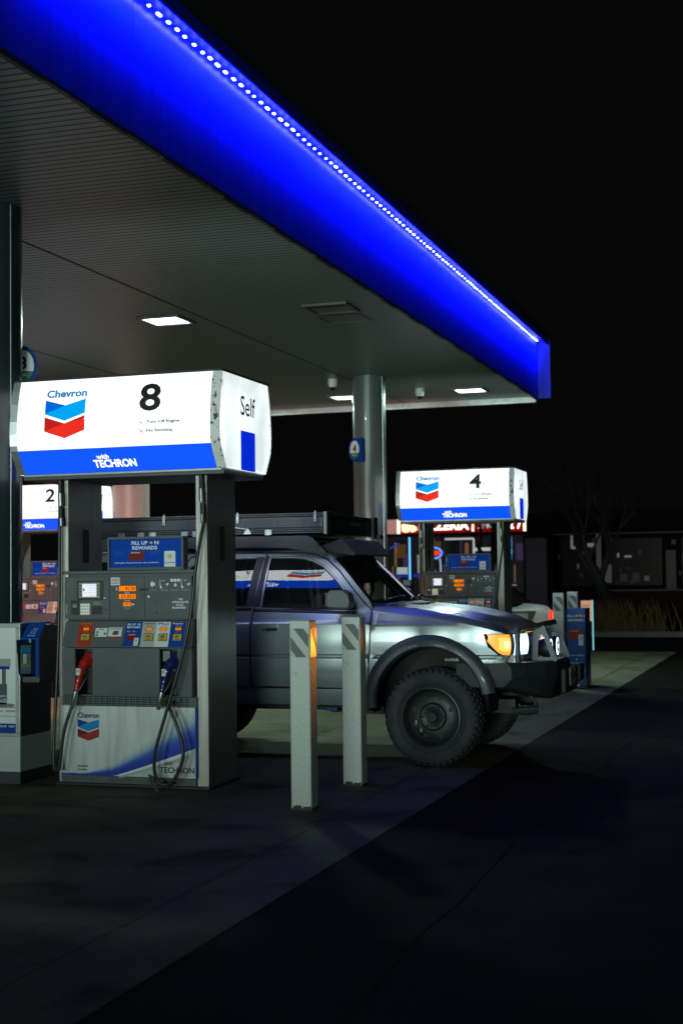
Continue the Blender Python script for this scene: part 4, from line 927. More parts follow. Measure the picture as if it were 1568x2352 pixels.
for sgn in (-1, 1):
    df = make_door(door_f, win_f, sgn, 'front_door', True); dr = make_door(door_r, win_r, sgn, 'rear_door', False)
    if sgn < 0:
        b = MB(); sx0 = -5.38
        fr = lambda u, v: (lambda p: p)(SM(u, v, -1, .0))
        b.text('n-fab', -.06, .06, -.014, .014, 0, inkw, 1.5, lambda u, v: SM(-5.285+u*.7-v*.7, 1.665+u*.7+v*.7, -1, -.008)); b.build('window_sticker', dr)
    b = plate(win_q, [], wglass, lambda x, z: SM(x, z, sgn, -.012), .08); b.build('cargo_window', car, smooth=True)
    # dark backing behind panel gaps
    b = MB()
    for gx in ([(-4.671, .66), (-4.668, 1.17), (-4.646, 1.345), (-4.598, 1.84)], [(-3.602, .65), (-3.585, .80), (-3.568, .97), (-3.561, 1.19), (-3.571, 1.33), (-3.635, 1.379), (-3.765, 1.52), (-3.895, 1.665), (-4.025, 1.77), (-4.14, 1.817), (-4.26, 1.833), (-4.6, 1.838)], [(-5.465, 1.02), (-5.463, 1.345), (-5.43, 1.68), (-5.335, 1.807), (-5.205, 1.839), (-4.6, 1.839)]):
        for (x0, z0), (x1, z1) in zip(gx, gx[1:]):
            dx, dz = x1-x0, z1-z0; L = math.hypot(dx, dz); nx, nz = -dz/L*.02, dx/L*.02
            b.add([SM(x0+nx, z0+nz, sgn, -.010), SM(x1+nx, z1+nz, sgn, -.010), SM(x1-nx, z1-nz, sgn, -.010), SM(x0-nx, z0-nz, sgn, -.010)], [(0, 1, 2, 3)], ink)
    b.build('door_gap_seal', car)
# bonnet
b = MB(); xs = [-3.56, -3.40, -3.20, -3.0, -2.8, -2.6, -2.45, -2.37, -2.31, -2.275, -2.262]
zh = [(-3.56, 1.385), (-3.40, 1.362), (-3.20, 1.350), (-3.0, 1.334), (-2.8, 1.308), (-2.6, 1.270), (-2.45, 1.235), (-2.37, 1.21), (-2.31, 1.185), (-2.275, 1.15), (-2.262, 1.118)]
rows = []
for x in xs:
    row = []
    for k in range(17):
        s_ = k/8-1; yg = interp([(-3.6, .695), (-3.09, .675), (-2.6, .635), (-2.40, .595), (-2.22, .56)], x)
        xe = x-(.19*s_*s_*max(0, (x+2.75)/.53) if x > -2.75 else 0)
        zg = gap_h(min(xe, -2.42)) if x < -2.42 else interp([(-2.42, 1.14), (-2.22, 1.10)], x)
        zg = min(zg+.003, interp(zh, x)); bul = 1-abs(s_)**2.6
        row.append((xe-CX, s_*yg, zg+(interp(zh, x)-zg)*bul+(.010*math.exp(-((abs(s_)-.62)/.10)**2) if x < -2.4 else 0)))
    rows.append(row)
for r0, r1 in zip(rows, rows[1:]):
    for k in range(16): b.add([r0[k], r1[k], r1[k+1], r0[k+1]], [(0, 1, 2, 3)], paint)
b.build('bonnet', car, smooth=True, merge=True)
b = MB(); b.add([(x-CX, s_*y, z) for x, y, z in ()] or [(0, 0, 0)], [], ink)
for sgn in (-1, 1):
    pv = None
    for x in [-3.56+.1*k for k in range(12)]:
        yg = interp([(-3.6, .70), (-3.09, .68), (-2.6, .64), (-2.40, .60)], x); p = (x-CX, sgn*yg, gap_h(x)-.004)
        if pv: b.add([(pv[0], pv[1]-.012, pv[2]), (p[0], p[1]-.012, p[2]), (p[0], p[1]+.012, p[2]), (pv[0], pv[1]+.012, pv[2])], [(0, 1, 2, 3)], ink)
        pv = p
b.build('bonnet_gap_seal', car)
# windscreen
def ws(t, s_, off=0):
    x = -3.585+(-3.95+3.585)*t; z = 1.385+(1.782-1.385)*t; y = gy(z)-glean(x, z)-.012
    bu = (.17-.07*t)*(1-s_*s_)
    return (x+bu-CX+off*.7, s_*y, z+.012*(1-s_*s_)*(1-t)+off*.7+.02*t*(1-s_**2))
def wpatch(b, t0, t1, s0, s1, mt, off=0, nt_=6, ns=14):
    g = [[ws(t0+(t1-t0)*i/nt_, s0+(s1-s0)*k/ns, off) for k in range(ns+1)] for i in range(nt_+1)]
    for i in range(nt_):
        for k in range(ns): b.add([g[i][k], g[i][k+1], g[i+1][k+1], g[i+1][k]], [(0, 1, 2, 3)], mt)
b = MB(); wpatch(b, 0, 1, -1, 1, sglass); wo = b.build('windscreen', car, smooth=True, merge=True)
b = MB(); 
for q_ in ((0, .05, -1, 1), (.93, 1.02, -1, 1), (.05, .93, -1.0, -.945), (.05, .93, .945, 1.0)): wpatch(b, *q_, rub_t, .003)
b.build('windscreen_seal', wo, smooth=True)
b = MB(); g = [(-3.60, 1.372), (-3.43, 1.372)]
for k in range(12):
    s0, s1 = -1+k/6, -1+(k+1)/6
    f_ = lambda s_, u: (-3.60+(.17*(1-s_*s_))+u*.14-CX, s_*(.80-.10*u), 1.380-.02*u+.012*(1-s_*s_))
    b.add([f_(s0, -.1), f_(s1, -.1), f_(s1, 1), f_(s0, 1)], [(0, 1, 2, 3)], black)
b.build('cowl', car, smooth=True)
for y0, y1 in ((-.50, .12), (.12, .62)):
    b = MB(); a = ws(.02, y0/.8, .02); c = ws(.10, y1/.8, .015)
    p0 = (a[0]+.05, y1*.95, 1.41); b.tube([p0, ((a[0]+c[0])/2+.03, (y0+y1)/2, 1.435), (a[0]+.01, y0, 1.425)], .008, black, 6)
    b.tube([(a[0]+.0, y0-.18, 1.412), (c[0]+.01, y0+.30, 1.430)], .009, rubber, 6); b.tube([(p0[0], p0[1], 1.38), (p0[0], p0[1], 1.43)], .014, black, 8); b.build('wiper', car, smooth=True)
b = MB(); b.disc((-3.40-CX, -.735, 1.325), .008, ink, 2, 10); b.build('washer_nozzle', car)
# interior
b = MB(); b.box(-3.95-CX, -3.62-CX, -.70, .70, 1.05, 1.36, inner); b.box(-3.80-CX, -3.50-CX, -.68, .68, 1.30, 1.385, inner); b.build('dashboard', car, bevel=.03)
b = MB(); pts = [(-4.10+.06*math.cos(R(a))-CX, .36+.19*math.sin(R(a)), 1.27+.18*math.cos(R(a))) for a in range(0, 361, 20)]; b.tube(pts, .014, black, 8, cap=False); b.tube([(-4.08-CX, .36, 1.26), (-3.9-CX, .36, 1.2)], .03, black, 8); b.build('steering_wheel', car, smooth=True)
for (sx, sy_) in ((-4.45, -.38), (-4.45, .38), (-5.35, -.40), (-5.35, .40)):
    b = MB(); b.box(sx-.25-CX, sx+.25-CX, sy_-.25, sy_+.25, .80, .98, seatm); b.prism([(sx-.24-CX, .95), (sx-.10-CX, .95), (sx-.24-CX, 1.50), (sx-.34-CX, 1.50)], sy_-.24, sy_+.24, seatm); b.box(sx-.36-CX, sx-.27-CX, sy_-.12, sy_+.12, 1.53, 1.68, seatm); b.tube([(sx-.30-CX, sy_-.05, 1.48), (sx-.31-CX, sy_-.05, 1.56)], .006, steel2, 6); b.build('seat', car, bevel=.03)
b = MB(); b.box(-3.93-CX, -3.90-CX, -.13, .13, 1.655, 1.725, black); b.tube([(-3.91-CX, 0, 1.72), (-3.90-CX, 0, 1.79)], .01, black, 6); b.build('rear_view_mirror', car, bevel=.02, seg=3)
b = MB(); b.tube([(-3.91-CX, .02, 1.65), (-3.91-CX, .02, 1.60)], .003, ink, 5); b.lathe([(0, .05), (.018, .035), (.008, .015), (.022, 0), (.020, -.03), (.008, -.05), (.016, -.065), (0, -.08)], (-3.91-CX, .02, 1.555), black, 2, 12); b.build('hanging_charm', car, smooth=True)
b = MB(); b.box(-3.79-CX, -3.775-CX, -.10, -.02, 1.46, 1.62, black); b.tube([(-3.79-CX, -.06, 1.46), (-3.82-CX, -.02, 1.39)], .012, black, 8); b.build('phone_holder', car, bevel=.004)
# mirror
for sgn in (-1, 1):
    b = MB(); pr_ = [(-3.895, 1.345), (-3.905, 1.40), (-3.90, 1.475), (-3.87, 1.500), (-3.75, 1.500), (-3.70, 1.47), (-3.685, 1.40), (-3.69, 1.345), (-3.74, 1.335)]
    b.prism([(x-CX, z) for x, z in pr_], sgn*.90, sgn*1.05, mat('door mirror shell', (.10, .105, .11), .45, coat=.3)); mo = b.build('door_mirror', car, bevel=.026, seg=4)
    mo_ = mo
    b = MB(); b.box(-3.80-CX, -3.72-CX, min(sgn*.80, sgn*.91), max(sgn*.80, sgn*.91), 1.345, 1.385, black); b.build('mirror_arm', mo_, bevel=.01)
    b = MB(); b.box(-3.907-CX, -3.9055-CX, min(sgn*.92, sgn*1.03), max(sgn*.92, sgn*1.03), 1.365, 1.475, mat('mirror glass', (.6, .62, .64), .03, 1)); b.build('mirror_glass', mo_)
# lamps
amb = emi('lit amber lamp', (1, .36, .05), 1.25, (.5, .2, .02), .5); ambm = emi('amber lamp inner', (1, .46, .10), 1.7, (.5, .2, .02), .5); ambc = emi('amber lamp core', (1, .62, .22), 3)
hl = emi('lit headlamp', (.55, .85, 1), 1.6, (.6, .6, .6)); hlc = emi('headlamp core', (.88, .97, 1), 7)
def fcx(y):  # plan line of the nose, y from centre -> world x
    return interp([(0, -2.29), (.45, -2.31), (.60, -2.36), (.70, -2.375), (.76, -2.395), (.80, -2.44), (.822, -2.50), (.838, -2.60)], abs(y))
for sgn in (-1, 1):
    b = MB(); n = 10
    ys_ = [.832-(.832-.735)*k/n for k in range(n+1)]
    ztop = lambda k: 1.115-.004*k/n
    zbot = lambda k: interp([(0, 1.06), (.05, 1.01), (.15, .975), (.26, .952), (.4, .942), (1, .935)], k/n)
    for k in range(n):
        for j in range(6):
            def q_(kk, jj):
                y = ys_[kk]; z = zbot(kk)+(ztop(kk)-zbot(kk))*jj/6; return (fcx(y)-CX+.012+.012*math.sin(math.pi*jj/6), sgn*(y*1.012), z)
            core = (4 <= k <= 7 and 2 <= j <= 3); midc = (2 <= k <= 8 and 1 <= j <= 4)
            b.add([q_(k, j), q_(k+1, j), q_(k+1, j+1), q_(k, j+1)], [(0, 1, 2, 3)], ambc if core else (ambm if midc else amb))
    lo = b.build('turn_lamp', car, smooth=True, merge=True)
    b = MB(); P_ = [(fcx(ys_[k])-CX+.010, sgn*ys_[k]*1.012, zbot(k)-.006) for k in range(n+1)]+[(fcx(ys_[k])-CX+.010, sgn*ys_[k]*1.012, ztop(k)+.005) for k in range(n, -1, -1)]
    b.tube(P_+[P_[0]], .006, ink, 6, cap=False); b.build('lamp_seal', lo, smooth=True)
    b = MB(); ys2 = [.70-(.70-.41)*k/8 for k in range(9)]
    for k in range(8):
        for j in range(5):
            def q_(kk, jj):
                y = ys2[kk]; z = .932+(1.108-.932)*jj/5; return (fcx(y)-CX+.018+.014*math.sin(math.pi*jj/5), sgn*y, z)
            core = (2 <= k <= 6 and 1 <= j <= 3)
            b.add([q_(k, j), q_(k+1, j), q_(k+1, j+1), q_(k, j+1)], [(0, 1, 2, 3)], hlc if core else hl)
    b.build('headlamp', car, smooth=True, merge=True)
area('amber_lamp_light', (-2.50, 11.63, 1.03), (-.34, -1, .06), .06, .06, .55, (1, .30, .03), 34)
b = MB(); b.box(-2.42-CX, -2.33-CX, -.66, .66, .86, .93, paint); b.box(-2.36-CX, -2.31-CX, -.40, .40, .935, 1.10, black)
for k in range(5): b.box(-2.309-CX, -2.295-CX, -.37, .37, .95+k*.03, .958+k*.03, flare_m)
b.build('grille', car, bevel=.004)
# front bumper
b = MB()
plan = [(-.84, -2.66, -2.72), (-.80, -2.36, -2.60), (-.70, -2.26, -2.40), (-.52, -2.12, -2.30), (-.36, -2.05, -2.22), (0, -2.02, -2.20), (.36, -2.05, -2.22), (.52, -2.12, -2.30), (.70, -2.26, -2.40), (.80, -2.36, -2.60), (.84, -2.66, -2.72)]
sec = []
for i, (y, xf, xb) in enumerate(plan):
    e = abs(y); zt = .872; zm = .74 if e > .75 else .77; zb = .67 if e > .75 else interp([(.36, .545), (.75, .66)], e)
    sec.append([(xb-.10-CX, y, zt), (xf-.03-CX, y, zt), (xf-CX, y, zt-.03), (xf+.01-CX, y, zm), (xf-.06-CX, y, zb), (xb-.10-CX, y, zb+.01)])
for r0, r1 in zip(sec, sec[1:]):
    for k in range(6): b.add([r0[k], r1[k], r1[(k+1) % 6], r0[(k+1) % 6]], [(0, 1, 2, 3)], bump_m)
b.add(sec[0], [tuple(range(6))], bump_m); b.add(sec[-1], [tuple(range(6))], bump_m)
bp = b.build('front_bumper', car, bevel=.004, merge=True)
b = MB(); b.box(-2.02-CX, -1.975-CX, -.34, .34, .58, .80, bump_m); b.box(-2.0-CX, -1.955-CX, .36, .60, .64, .80, bump_m); b.build('winch_plate', bp, bevel=.02)
b = MB(); b.box(-1.972-CX, -1.966-CX, -.15, .16, .645, .80, mat('number plate', (.42, .42, .42), .5, noise=.3, nscale=30)); b.text('4K 278', -.11, .12, .69, .755, 0, inkblue2, 1, lambda u, v: (-1.9645-CX, u, v)); b.build('number_plate', bp)
b = MB(); b.lathe([(0, .02), (.02, .018), (.022, 0)], (-1.97-CX, .29, .61), steel2, 0, 12); b.box(-2.24-CX, -2.20-CX, -.62, -.56, .79, .83, black); b.tube([(-2.42-CX, -.50, .44), (-2.2-CX, -.46, .46)], .035, bump_m, 8); b.build('tow_eye', bp)
b = MB(); b.tube(smooth([(-2.30-CX, -.40, .60), (-2.22-CX, -.40, .48), (-2.30-CX, -.40, .42), (-2.38-CX, -.40, .50)], 5), .018, bump_m, 8); b.build('shackle', bp, smooth=True)
# bull bar
b = MB(); bar_m = mat('satin black bar coat', (.060, .068, .076), .36, bump=.15, bscale=220)
T = lambda p, r=.024: b.tube(smooth([(x-CX, y, z) for x, y, z in p], 6), r, bar_m, 12)
for sgn in (-1, 1):
    T([(-2.325, sgn*.66, .86), (-2.325, sgn*.66, 1.0), (-2.325, sgn*.665, 1.10), (-2.32, sgn*.64, 1.15), (-2.27, sgn*.55, 1.165), (-2.20, sgn*.36, 1.175)])
T([(-2.20, -.36, 1.175), (-2.16, -.20, 1.185), (-2.15, 0, 1.188), (-2.16, .20, 1.185), (-2.20, .36, 1.175)])
b.build('bull_bar', car, smooth=True)
for sgn in (-1, 1):
    b = MB(); y = sgn*.335
    outer = [(-2.265, .86), (-2.255, 1.11), (-2.20, 1.185), (-2.15, 1.165), (-2.045, .88), (-2.07, .845)]; bump_m_ = bar_m; hole = [(-2.215, .90), (-2.205, 1.09), (-2.165, 1.085), (-2.10, .90)]
    p1 = plate(outer, [hole], bar_m, lambda x, z: (x-CX, y-.006, z), .05); p2 = plate(outer, [hole], bar_m, lambda x, z: (x-CX, y+.006, z), .05)
    b.add(p1.v, p1.f, bar_m); b.add(p2.v, p2.f, bar_m)
    for lp in (outer, hole):
        for i in range(len(lp)):
            a, c = lp[i], lp[(i+1) % len(lp)]; b.add([(a[0]-CX, y-.006, a[1]), (c[0]-CX, y-.006, c[1]), (c[0]-CX, y+.006, c[1]), (a[0]-CX, y+.006, a[1])], [(0, 1, 2, 3)], bar_m)
    b.build('bull_bar_upright', car)
ring_l = emi('driving lamp ring', (.75, .9, 1), 3.0); dgl = mat('driving lamp glass', (.12, .13, .15), .05, .6)
for yy_ in (-.15, .19):
    b = MB(); c = (-2.17-CX, yy_, .97); b.lathe([(0, -.09), (.05, -.085), (.082, -.03), (.088, 0), (.088, .035), (.080, .040)], c, black, 0, 28); lm = b.build('driving_lamp', car, smooth=True)
    b = MB(); b.lathe([(.080, .041), (.058, .044)], c, ring_l, 0, 28); b.build('lamp_ring', lm, recalc=False)
    b = MB(); b.lathe([(.058, .043), (.03, .046), (0, .047)], c, dgl, 0, 20); b.lathe([(.02, .048), (0, .049)], c, ring_l, 0, 12); b.build('lamp_lens', lm, smooth=True)
b = MB(); b.lathe([(0, .012), (.014, .008), (.016, 0)], (-2.20-CX, -.02, 1.075), emi('blue marker', (.08, .10, 1), 12), 0, 10); b.build('marker_lamp', car)
# wheels
def make_wheel(x, sgn):
    wt = bpy.data.objects.new('wheel', None); sc.collection.objects.link(wt); wt.parent = car; wt.location = (x-CX, sgn*.79, WZ); wt.empty_display_size = .1
    R_ = WR; hw = .135; b = MB()
    prof = [(.245, -hw*.80), (.262, -hw*.96), (.31, -hw*1.06), (.352, -hw*1.04), (.380, -hw*.96), (.398, -hw*.82), (R_-.006, -hw*.62), (R_-.001, -hw*.2), (R_-.001, hw*.2), (R_-.006, hw*.62), (.398, hw*.82), (.380, hw*.96), (.352, hw*1.04), (.31, hw*1.06), (.262, hw*.96), (.245, hw*.80)]
    b.lathe([(r-.010 if r > .39 else r, t) for r, t in prof], (0, 0, 0), tyre_m, 1, 72)
    # tread lugs and shoulder blocks
    NL = 44
    for k in range(NL):
        a0 = 2*math.pi*k/NL
        for row, (t0, t1, da) in enumerate(((-hw*.98, -hw*.52, 0), (-hw*.44, -hw*.04, .5), (.04*hw, hw*.44, 0), (hw*.52, hw*.98, .5))):
            a = a0+da*2*math.pi/NL; w_ = 2*math.pi/NL*.34; vs = []
            for (aa, tt) in ((a-w_, t0), (a+w_, t0+.006), (a+w_, t1), (a-w_, t1-.006)):
                for rr in (R_-.02, R_+.0): vs.append((rr*math.cos(aa), tt, rr*math.sin(aa)) if not (row in (0, 3) and rr > R_-.01 and abs(tt) > hw*.9) else ((rr-.016)*math.cos(aa), tt, (rr-.016)*math.sin(aa)))
            b.add(vs, [(1, 3, 5, 7), (0, 1, 3, 2), (2, 3, 5, 4), (4, 5, 7, 6), (6, 7, 1, 0)], tyre_m)
        for s2 in (-1, 1):  # side biters
            w_ = 2*math.pi/NL*.30; vs = []; da = .25 if k % 2 else 0; rin = .368 if k % 2 else .380
            for (aa, r0_) in ((a0-w_, rin), (a0+w_, rin), (a0+w_, R_-.012), (a0-w_, R_-.012)):
                for o_ in (0, .007): 
                    tt = interp([(.352, 1.04), (.380, .96), (.398, .82), (.41, .80)], r0_)*hw; vs.append((r0_*math.cos(aa), s2*(tt+o_), r0_*math.sin(aa)))
            b.add(vs, [(1, 3, 5, 7), (0, 1, 3, 2), (2, 3, 5, 4), (4, 5, 7, 6), (6, 7, 1, 0)], tyre_m)
    for s2 in (-1, 1):
        b.lathe([(.285, s2*hw*1.02), (.288, s2*(hw*1.05+.004)), (.292, s2*(hw*1.05+.004)), (.295, s2*hw*1.04)], (0, 0, 0), tyre_m, 1, 60)
    b.build('tyre', wt, smooth=True)
    s = sgn; b = MB(); f_ = lambda t: s*t
    b.lathe([(.252, f_(hw*.80)), (.256, f_(hw*.98)), (.243, f_(hw*1.0)), (.236, f_(hw*.90)), (.222, f_(hw*.55)), (.214, f_(hw*.30)), (.205, f_(hw*.26))], (0, 0, 0), rim_m, 1, 56)
    b.lathe([(.205, f_(hw*.26)), (.185, f_(hw*.34)), (.150, f_(hw*.40)), (.120, f_(hw*.40)), (.105, f_(hw*.55)), (.075, f_(hw*.56)), (.062, f_(hw*.50)), (.0, f_(hw*.50))], (0, 0, 0), rim_m, 1, 56)
    b.lathe([(.252, f_(-hw*.8)), (.2, f_(-hw*.7)), (.19, f_(hw*.2))], (0, 0, 0), rim_m, 1, 40)
    b.build('rim', wt, smooth=True)
    b = MB()
    for k in range(8): a = 2*math.pi*(k+.5)/8; b.disc((.168*math.cos(a), f_(hw*.405)+s*.002, .168*math.sin(a)), .021, ink, 1, 16)
    b.build('rim_holes', wt, recalc=False)
    b = MB()
    for k in range(6): a = 2*math.pi*k/6; b.lathe([(.011, 0), (.011, s*.018), (.007, s*.022), (0, s*.022)], (.088*math.cos(a), f_(hw*.55), .088*math.sin(a)), rim_m, 1, 8)
    b.lathe([(.050, 0), (.048, s*.025), (.040, s*.034), (0, s*.034)], (0, f_(hw*.50), 0), bump_m, 1, 28); b.build('hub_cap', wt, smooth=True)
    if s < 0:
        for aa in (198, 228): b = MB(); a = R(aa); b.box(.150*math.cos(a)-.005, .150*math.cos(a)+.005, -hw*.52-.006, -hw*.45, .150*math.sin(a)-.016, .150*math.sin(a)+.016, white); b.build('balance_weight', wt)
for x in (WX, RX):
    for s in (-1, 1): make_wheel(x, s)
# roof rack
b = MB()
for s in (-1, 1):
    y = s*.66
    b.prism([(-6.45-CX, 1.885), (-4.95-CX, 1.885), (-4.40-CX, 1.875), (-4.05-CX, 1.815), (-4.01-CX, 1.825), (-4.15-CX, 1.965), (-4.20-CX, 1.985), (-6.45-CX, 1.995)], y-.012, y+.012, bump_m)
for k in range(7): x = -6.3+k*.33; b.box(x-.03-CX, x+.03-CX, -.645, .645, 1.955, 1.985, bump_m)
b.prism([(-4.17-CX, 1.87), (-3.92-CX, 1.955), (-3.90-CX, 1.945), (-3.78-CX, 1.81), (-3.80-CX, 1.80), (-4.17-CX, 1.86)], -.56, .56, inner)
rk = b.build('roof_rack', car, bevel=.003)
b = MB()
for k in range(5): x = -6.0+k*.38; b.prism([(x+.045*math.cos(R(a))-CX, 1.94+.014*math.sin(R(a))) for a in range(0, 360, 30)], -.6725, -.6735, ink)
b.prism([(-4.14-CX, 1.935), (-4.11-CX, 1.93), (-4.06-CX, 1.86), (-4.09-CX, 1.87)], -.6725, -.6735, ink); b.build('rack_slots', rk, recalc=False)
# roof tent
tm = mat('moulded black tent shell', (.035, .040, .045), .40, bump=.2, bscale=180, coat=.1)
x0, x1, y0, y1, z0, z1 = -6.26-CX, -4.05-CX, -.67, .98, 2.005, 2.192
tn = None
b = MB(); b.box(x0, x1, y0, y1, z0+.045, z1-.035, tm); tn = b.build('roof_tent', car, bevel=.014, seg=3)
b = MB()
for zz in (z1-.034, z1-.018, z0+.0, z0+.018, z0+.034): b.box(x0-.008, x1+.008, y0-.008-.004*(zz > 2.1), y1+.008, zz, zz+.013, tm)
b.build('shell_rim', tn, bevel=.003)
for k in range(4):
    b = MB(); xa = x0+.10+k*.56; zz0, zz1 = z0+.075, z1-.065
    if xa+.26 > x1: break
    for q_ in ((xa, xa+.26, zz0, zz0+.006), (xa, xa+.26, zz1-.006, zz1), (xa, xa+.006, zz0, zz1), (xa+.254, xa+.26, zz0, zz1)): b.box(q_[0], q_[1], y0-.006, y0-.0005, q_[2], q_[3], tm)
    b.build('moulded_panel', tn)
for X in (-5.585, -4.855, -4.115):
    b = MB()
    b.box(X-.012-CX, X+.012-CX, y0-.022, y0-.013, z1-.085, z1-.0, steel2)
    b.disc((X-CX, y0-.0225, z1-.07), .006, ink, n=10); b.disc((X-CX, y0-.0225, z1-.015), .006, ink, n=10); b.tube([(X-CX, y0-.012, z1-.012), (X-CX, y0-.012, z1+.016)], .005, steel2, 6)
    b.build('latch', tn, bevel=.002)
for X in (-6.02, -5.82, -5.70, -5.38, -5.27, -4.56): b = MB(); b.box(X-.032-CX, X+.032-CX, y0-.020, y0-.013, z0-.012, z0+.038, steel2); [b.disc((X+u-CX, y0-.0205, z0+v), .005, ink, n=8) for u in (-.02, .02) for v in (0, .026)]; b.build('hinge_bracket', tn, bevel=.002)
b = MB(); b.prism([(-4.80-CX, z0+.0), (-4.72-CX, z0+.0), (-4.735-CX, z0+.03), (-4.76-CX, z0+.058), (-4.785-CX, z0+.03)], y0-.020, y0-.014, steel2)
b.build('strut_bracket', tn, bevel=.002)
b = MB(); b.tube([(-4.76-CX, y0-.024, z0+.045), (-5.05-CX, y0-.024, z0+.085)], .006, steel2, 8); b.build('gas_strut', tn, smooth=True)
b = MB()
for yy_ in (y0+.02, y1-.20): b.box(x1+.009, x1+.035, yy_+.0, yy_+.14, z0-.015, z1+.005, bump_m)
b.box(x1-.01, x1+.07, y1-.10, y1+.03, z0-.02, z0+.02, bump_m); b.box(x1+.009, x1+.04, y0-.01, y0+.03, z0-.01, z1+.0, mat('tent corner edge', (.3, .31, .32), .4)); b.build('tent_corner', tn, bevel=.004)
b = MB(); b.text('ikamper', .30, .60, 2.09, 2.125, 0, mat('grey print', (.3, .3, .3), .5), 1, lambda u, v: (x1+.0015, u-.15, v)); b.build('tent_lettering', tn)
# tail
b = MB(); b.box(-6.70-CX, -6.66-CX, -.80, -.64, .95, 1.22, mat('tail lamp', (.25, .01, .01), .2, coat=1)); b.build('tail_lamp', car, bevel=.01)
b = MB(); b.box(-6.86-CX, -6.66-CX, -.80, .80, .52, .70, bump_m); b.build('rear_bumper', car, bevel=.02)
#NEXT2
# ------------------------------------------------------------------ waste bin with advert, beside the far bollards
t = thing('waste_bin', 'tall blue waste bin with a rewards advert standing beside the far striped bollards', 'waste bin', (-3.13, 20.45, 0))
b = MB(); b.box(-.135, .135, -.14, .30, .03, 1.13, mat('blue bin skin', (.006, .075, .33), .45)); b.build('bin_body', t, bevel=.01)
b = MB(); b.box(-.12, .12, -.12, .28, 0, .03, black); b.build('bin_base', t)
b = MB(); q = lambda u, v: (u, -.1425, v)
b.text('FILL UP', -.12, .03, 1.005, 1.035, 0, inkw, 1.5, q); b.text('N', .085, .12, 1.005, 1.035, 0, inkw, 1.5, q); pin(b, q, .058, 1.022, .04, .05); b.text('REWARDS', -.12, .12, .945, .98, 0, inkw, 1.5, q)
b.poly([q(-.11, .69), q(.07, .70), q(.075, .835), q(-.105, .82)], inkred); b.text('AEROPLAN', -.095, .03, .80, .812, 0, inkw, 1, lambda u, v: (u, -.144, v))
b.poly([(.03, -.1445, .60), (.10, -.1445, .60), (.10, -.1445, .755), (.03, -.1445, .755)], inkw); pin(b, lambda u, v: (u, -.1455, v), .065, .70, .04, .06)
for k, (s_, w_) in enumerate((('Aeroplan', .12), ('&', .015), ('Journie', .10), ('are now', .09), ('partners!', .12))): b.text(s_, -w_+.0, w_, .445-k*.055, .475-k*.055, 0, inkw, 1, q)
b.build('bin_advert', t, recalc=False)
# ------------------------------------------------------------------ white car waiting beyond the far pump
wp = mat('white car paint', (.62, .66, .66), .4, .0, coat=.5)
t = thing('white_sedan', 'white saloon seen from behind past the far pump, red tail lamp lit', 'car', (-5.30, 27.3, 0), R(40))
b = MB(); prof = [(-.90, .32), (-.93, .42), (-.90, .62), (-.88, .72), (-.80, .90), (-.70, 1.00), (-.45, 1.02), (-.30, .96), (.0, .95), (.30, .96), (.45, 1.02), (.70, 1.00), (.80, .90), (.88, .72), (.90, .62), (.93, .42), (.90, .32)]
def hull(b, secs, mt):
    for (r0, r1) in zip(secs, secs[1:]):
        n = len(r0)
        for k in range(n-1): b.add([r0[k], r1[k], r1[k+1], r0[k+1]], [(0, 1, 2, 3)], mt)
secs = []
for y, sx, z0, z1 in ((0, .93, .40, .93), (.04, .98, .30, .99), (.20, 1, .24, 1.04), (.60, 1, .24, 1.06), (1.2, 1, .24, 1.02), (3.2, 1, .24, .98), (4.2, .96, .26, .85), (4.5, .86, .34, .66)):
    secs.append([(x*sx, y, z0+(z-.32)/(.70)*(z1-z0)) for x, z in prof])
hull(b, secs, wp); b.add(secs[0], [tuple(range(len(prof)))], wp); b.add(secs[-1], [tuple(range(len(prof)))], wp); b.build('body', t, smooth=True, merge=True)
b = MB(); secs = []
for y, w0, z1 in ((.62, .70, 1.05), (1.25, .60, 1.40), (2.3, .60, 1.42), (3.1, .70, .98)): secs.append([(-.78, y, .98), (-w0, y, z1-.05), (-w0*.8, y, z1), (w0*.8, y, z1), (w0, y, z1-.05), (.78, y, .98)])
hull(b, secs, mat('dark cabin glass', (.01, .012, .012), .08)); b.build('cabin_glass', t, smooth=True)
b = MB(); b.box(-.62, .62, 1.2, 2.35, 1.40, 1.435, wp); b.build('roof', t, bevel=.02)
b = MB(); b.poly([(-.36, -.012, .92), (.36, -.012, .92), (.26, -.012, .72), (-.26, -.012, .72)], mat('plate recess', (.08, .085, .085), .5)); b.build('plate_recess', t)
b = MB(); b.box(-.17, .17, -.03, -.014, .755, .875, mat('licence plate', (.35, .38, .38), .5, noise=.3, nscale=30)); b.build('licence_plate', t)
tl = emi('lit tail lamp', (1, .035, .015), 1.1, (.4, .02, .01)); tlc = emi('tail lamp core', (1, .30, .10), 1.8)
for s in (-1, 1):
    b = MB(); b.box(min(s*.66, s*.90), max(s*.66, s*.90), -.02, .10, .72, .92, tl); b.box(min(s*.72, s*.84), max(s*.72, s*.84), -.028, -.021, .76, .88, tlc); b.build('tail_lamp', t, bevel=.01)
for x in (-.82, .82):
    for y in (.95, 3.6): b = MB(); b.lathe([(0, -.1), (.2, -.1), (.31, -.09), (.32, 0), (.31, .09), (.2, .1), (0, .1)], (x, y, .32), tyre_m, 0, 28); b.build('wheel', t, smooth=True)
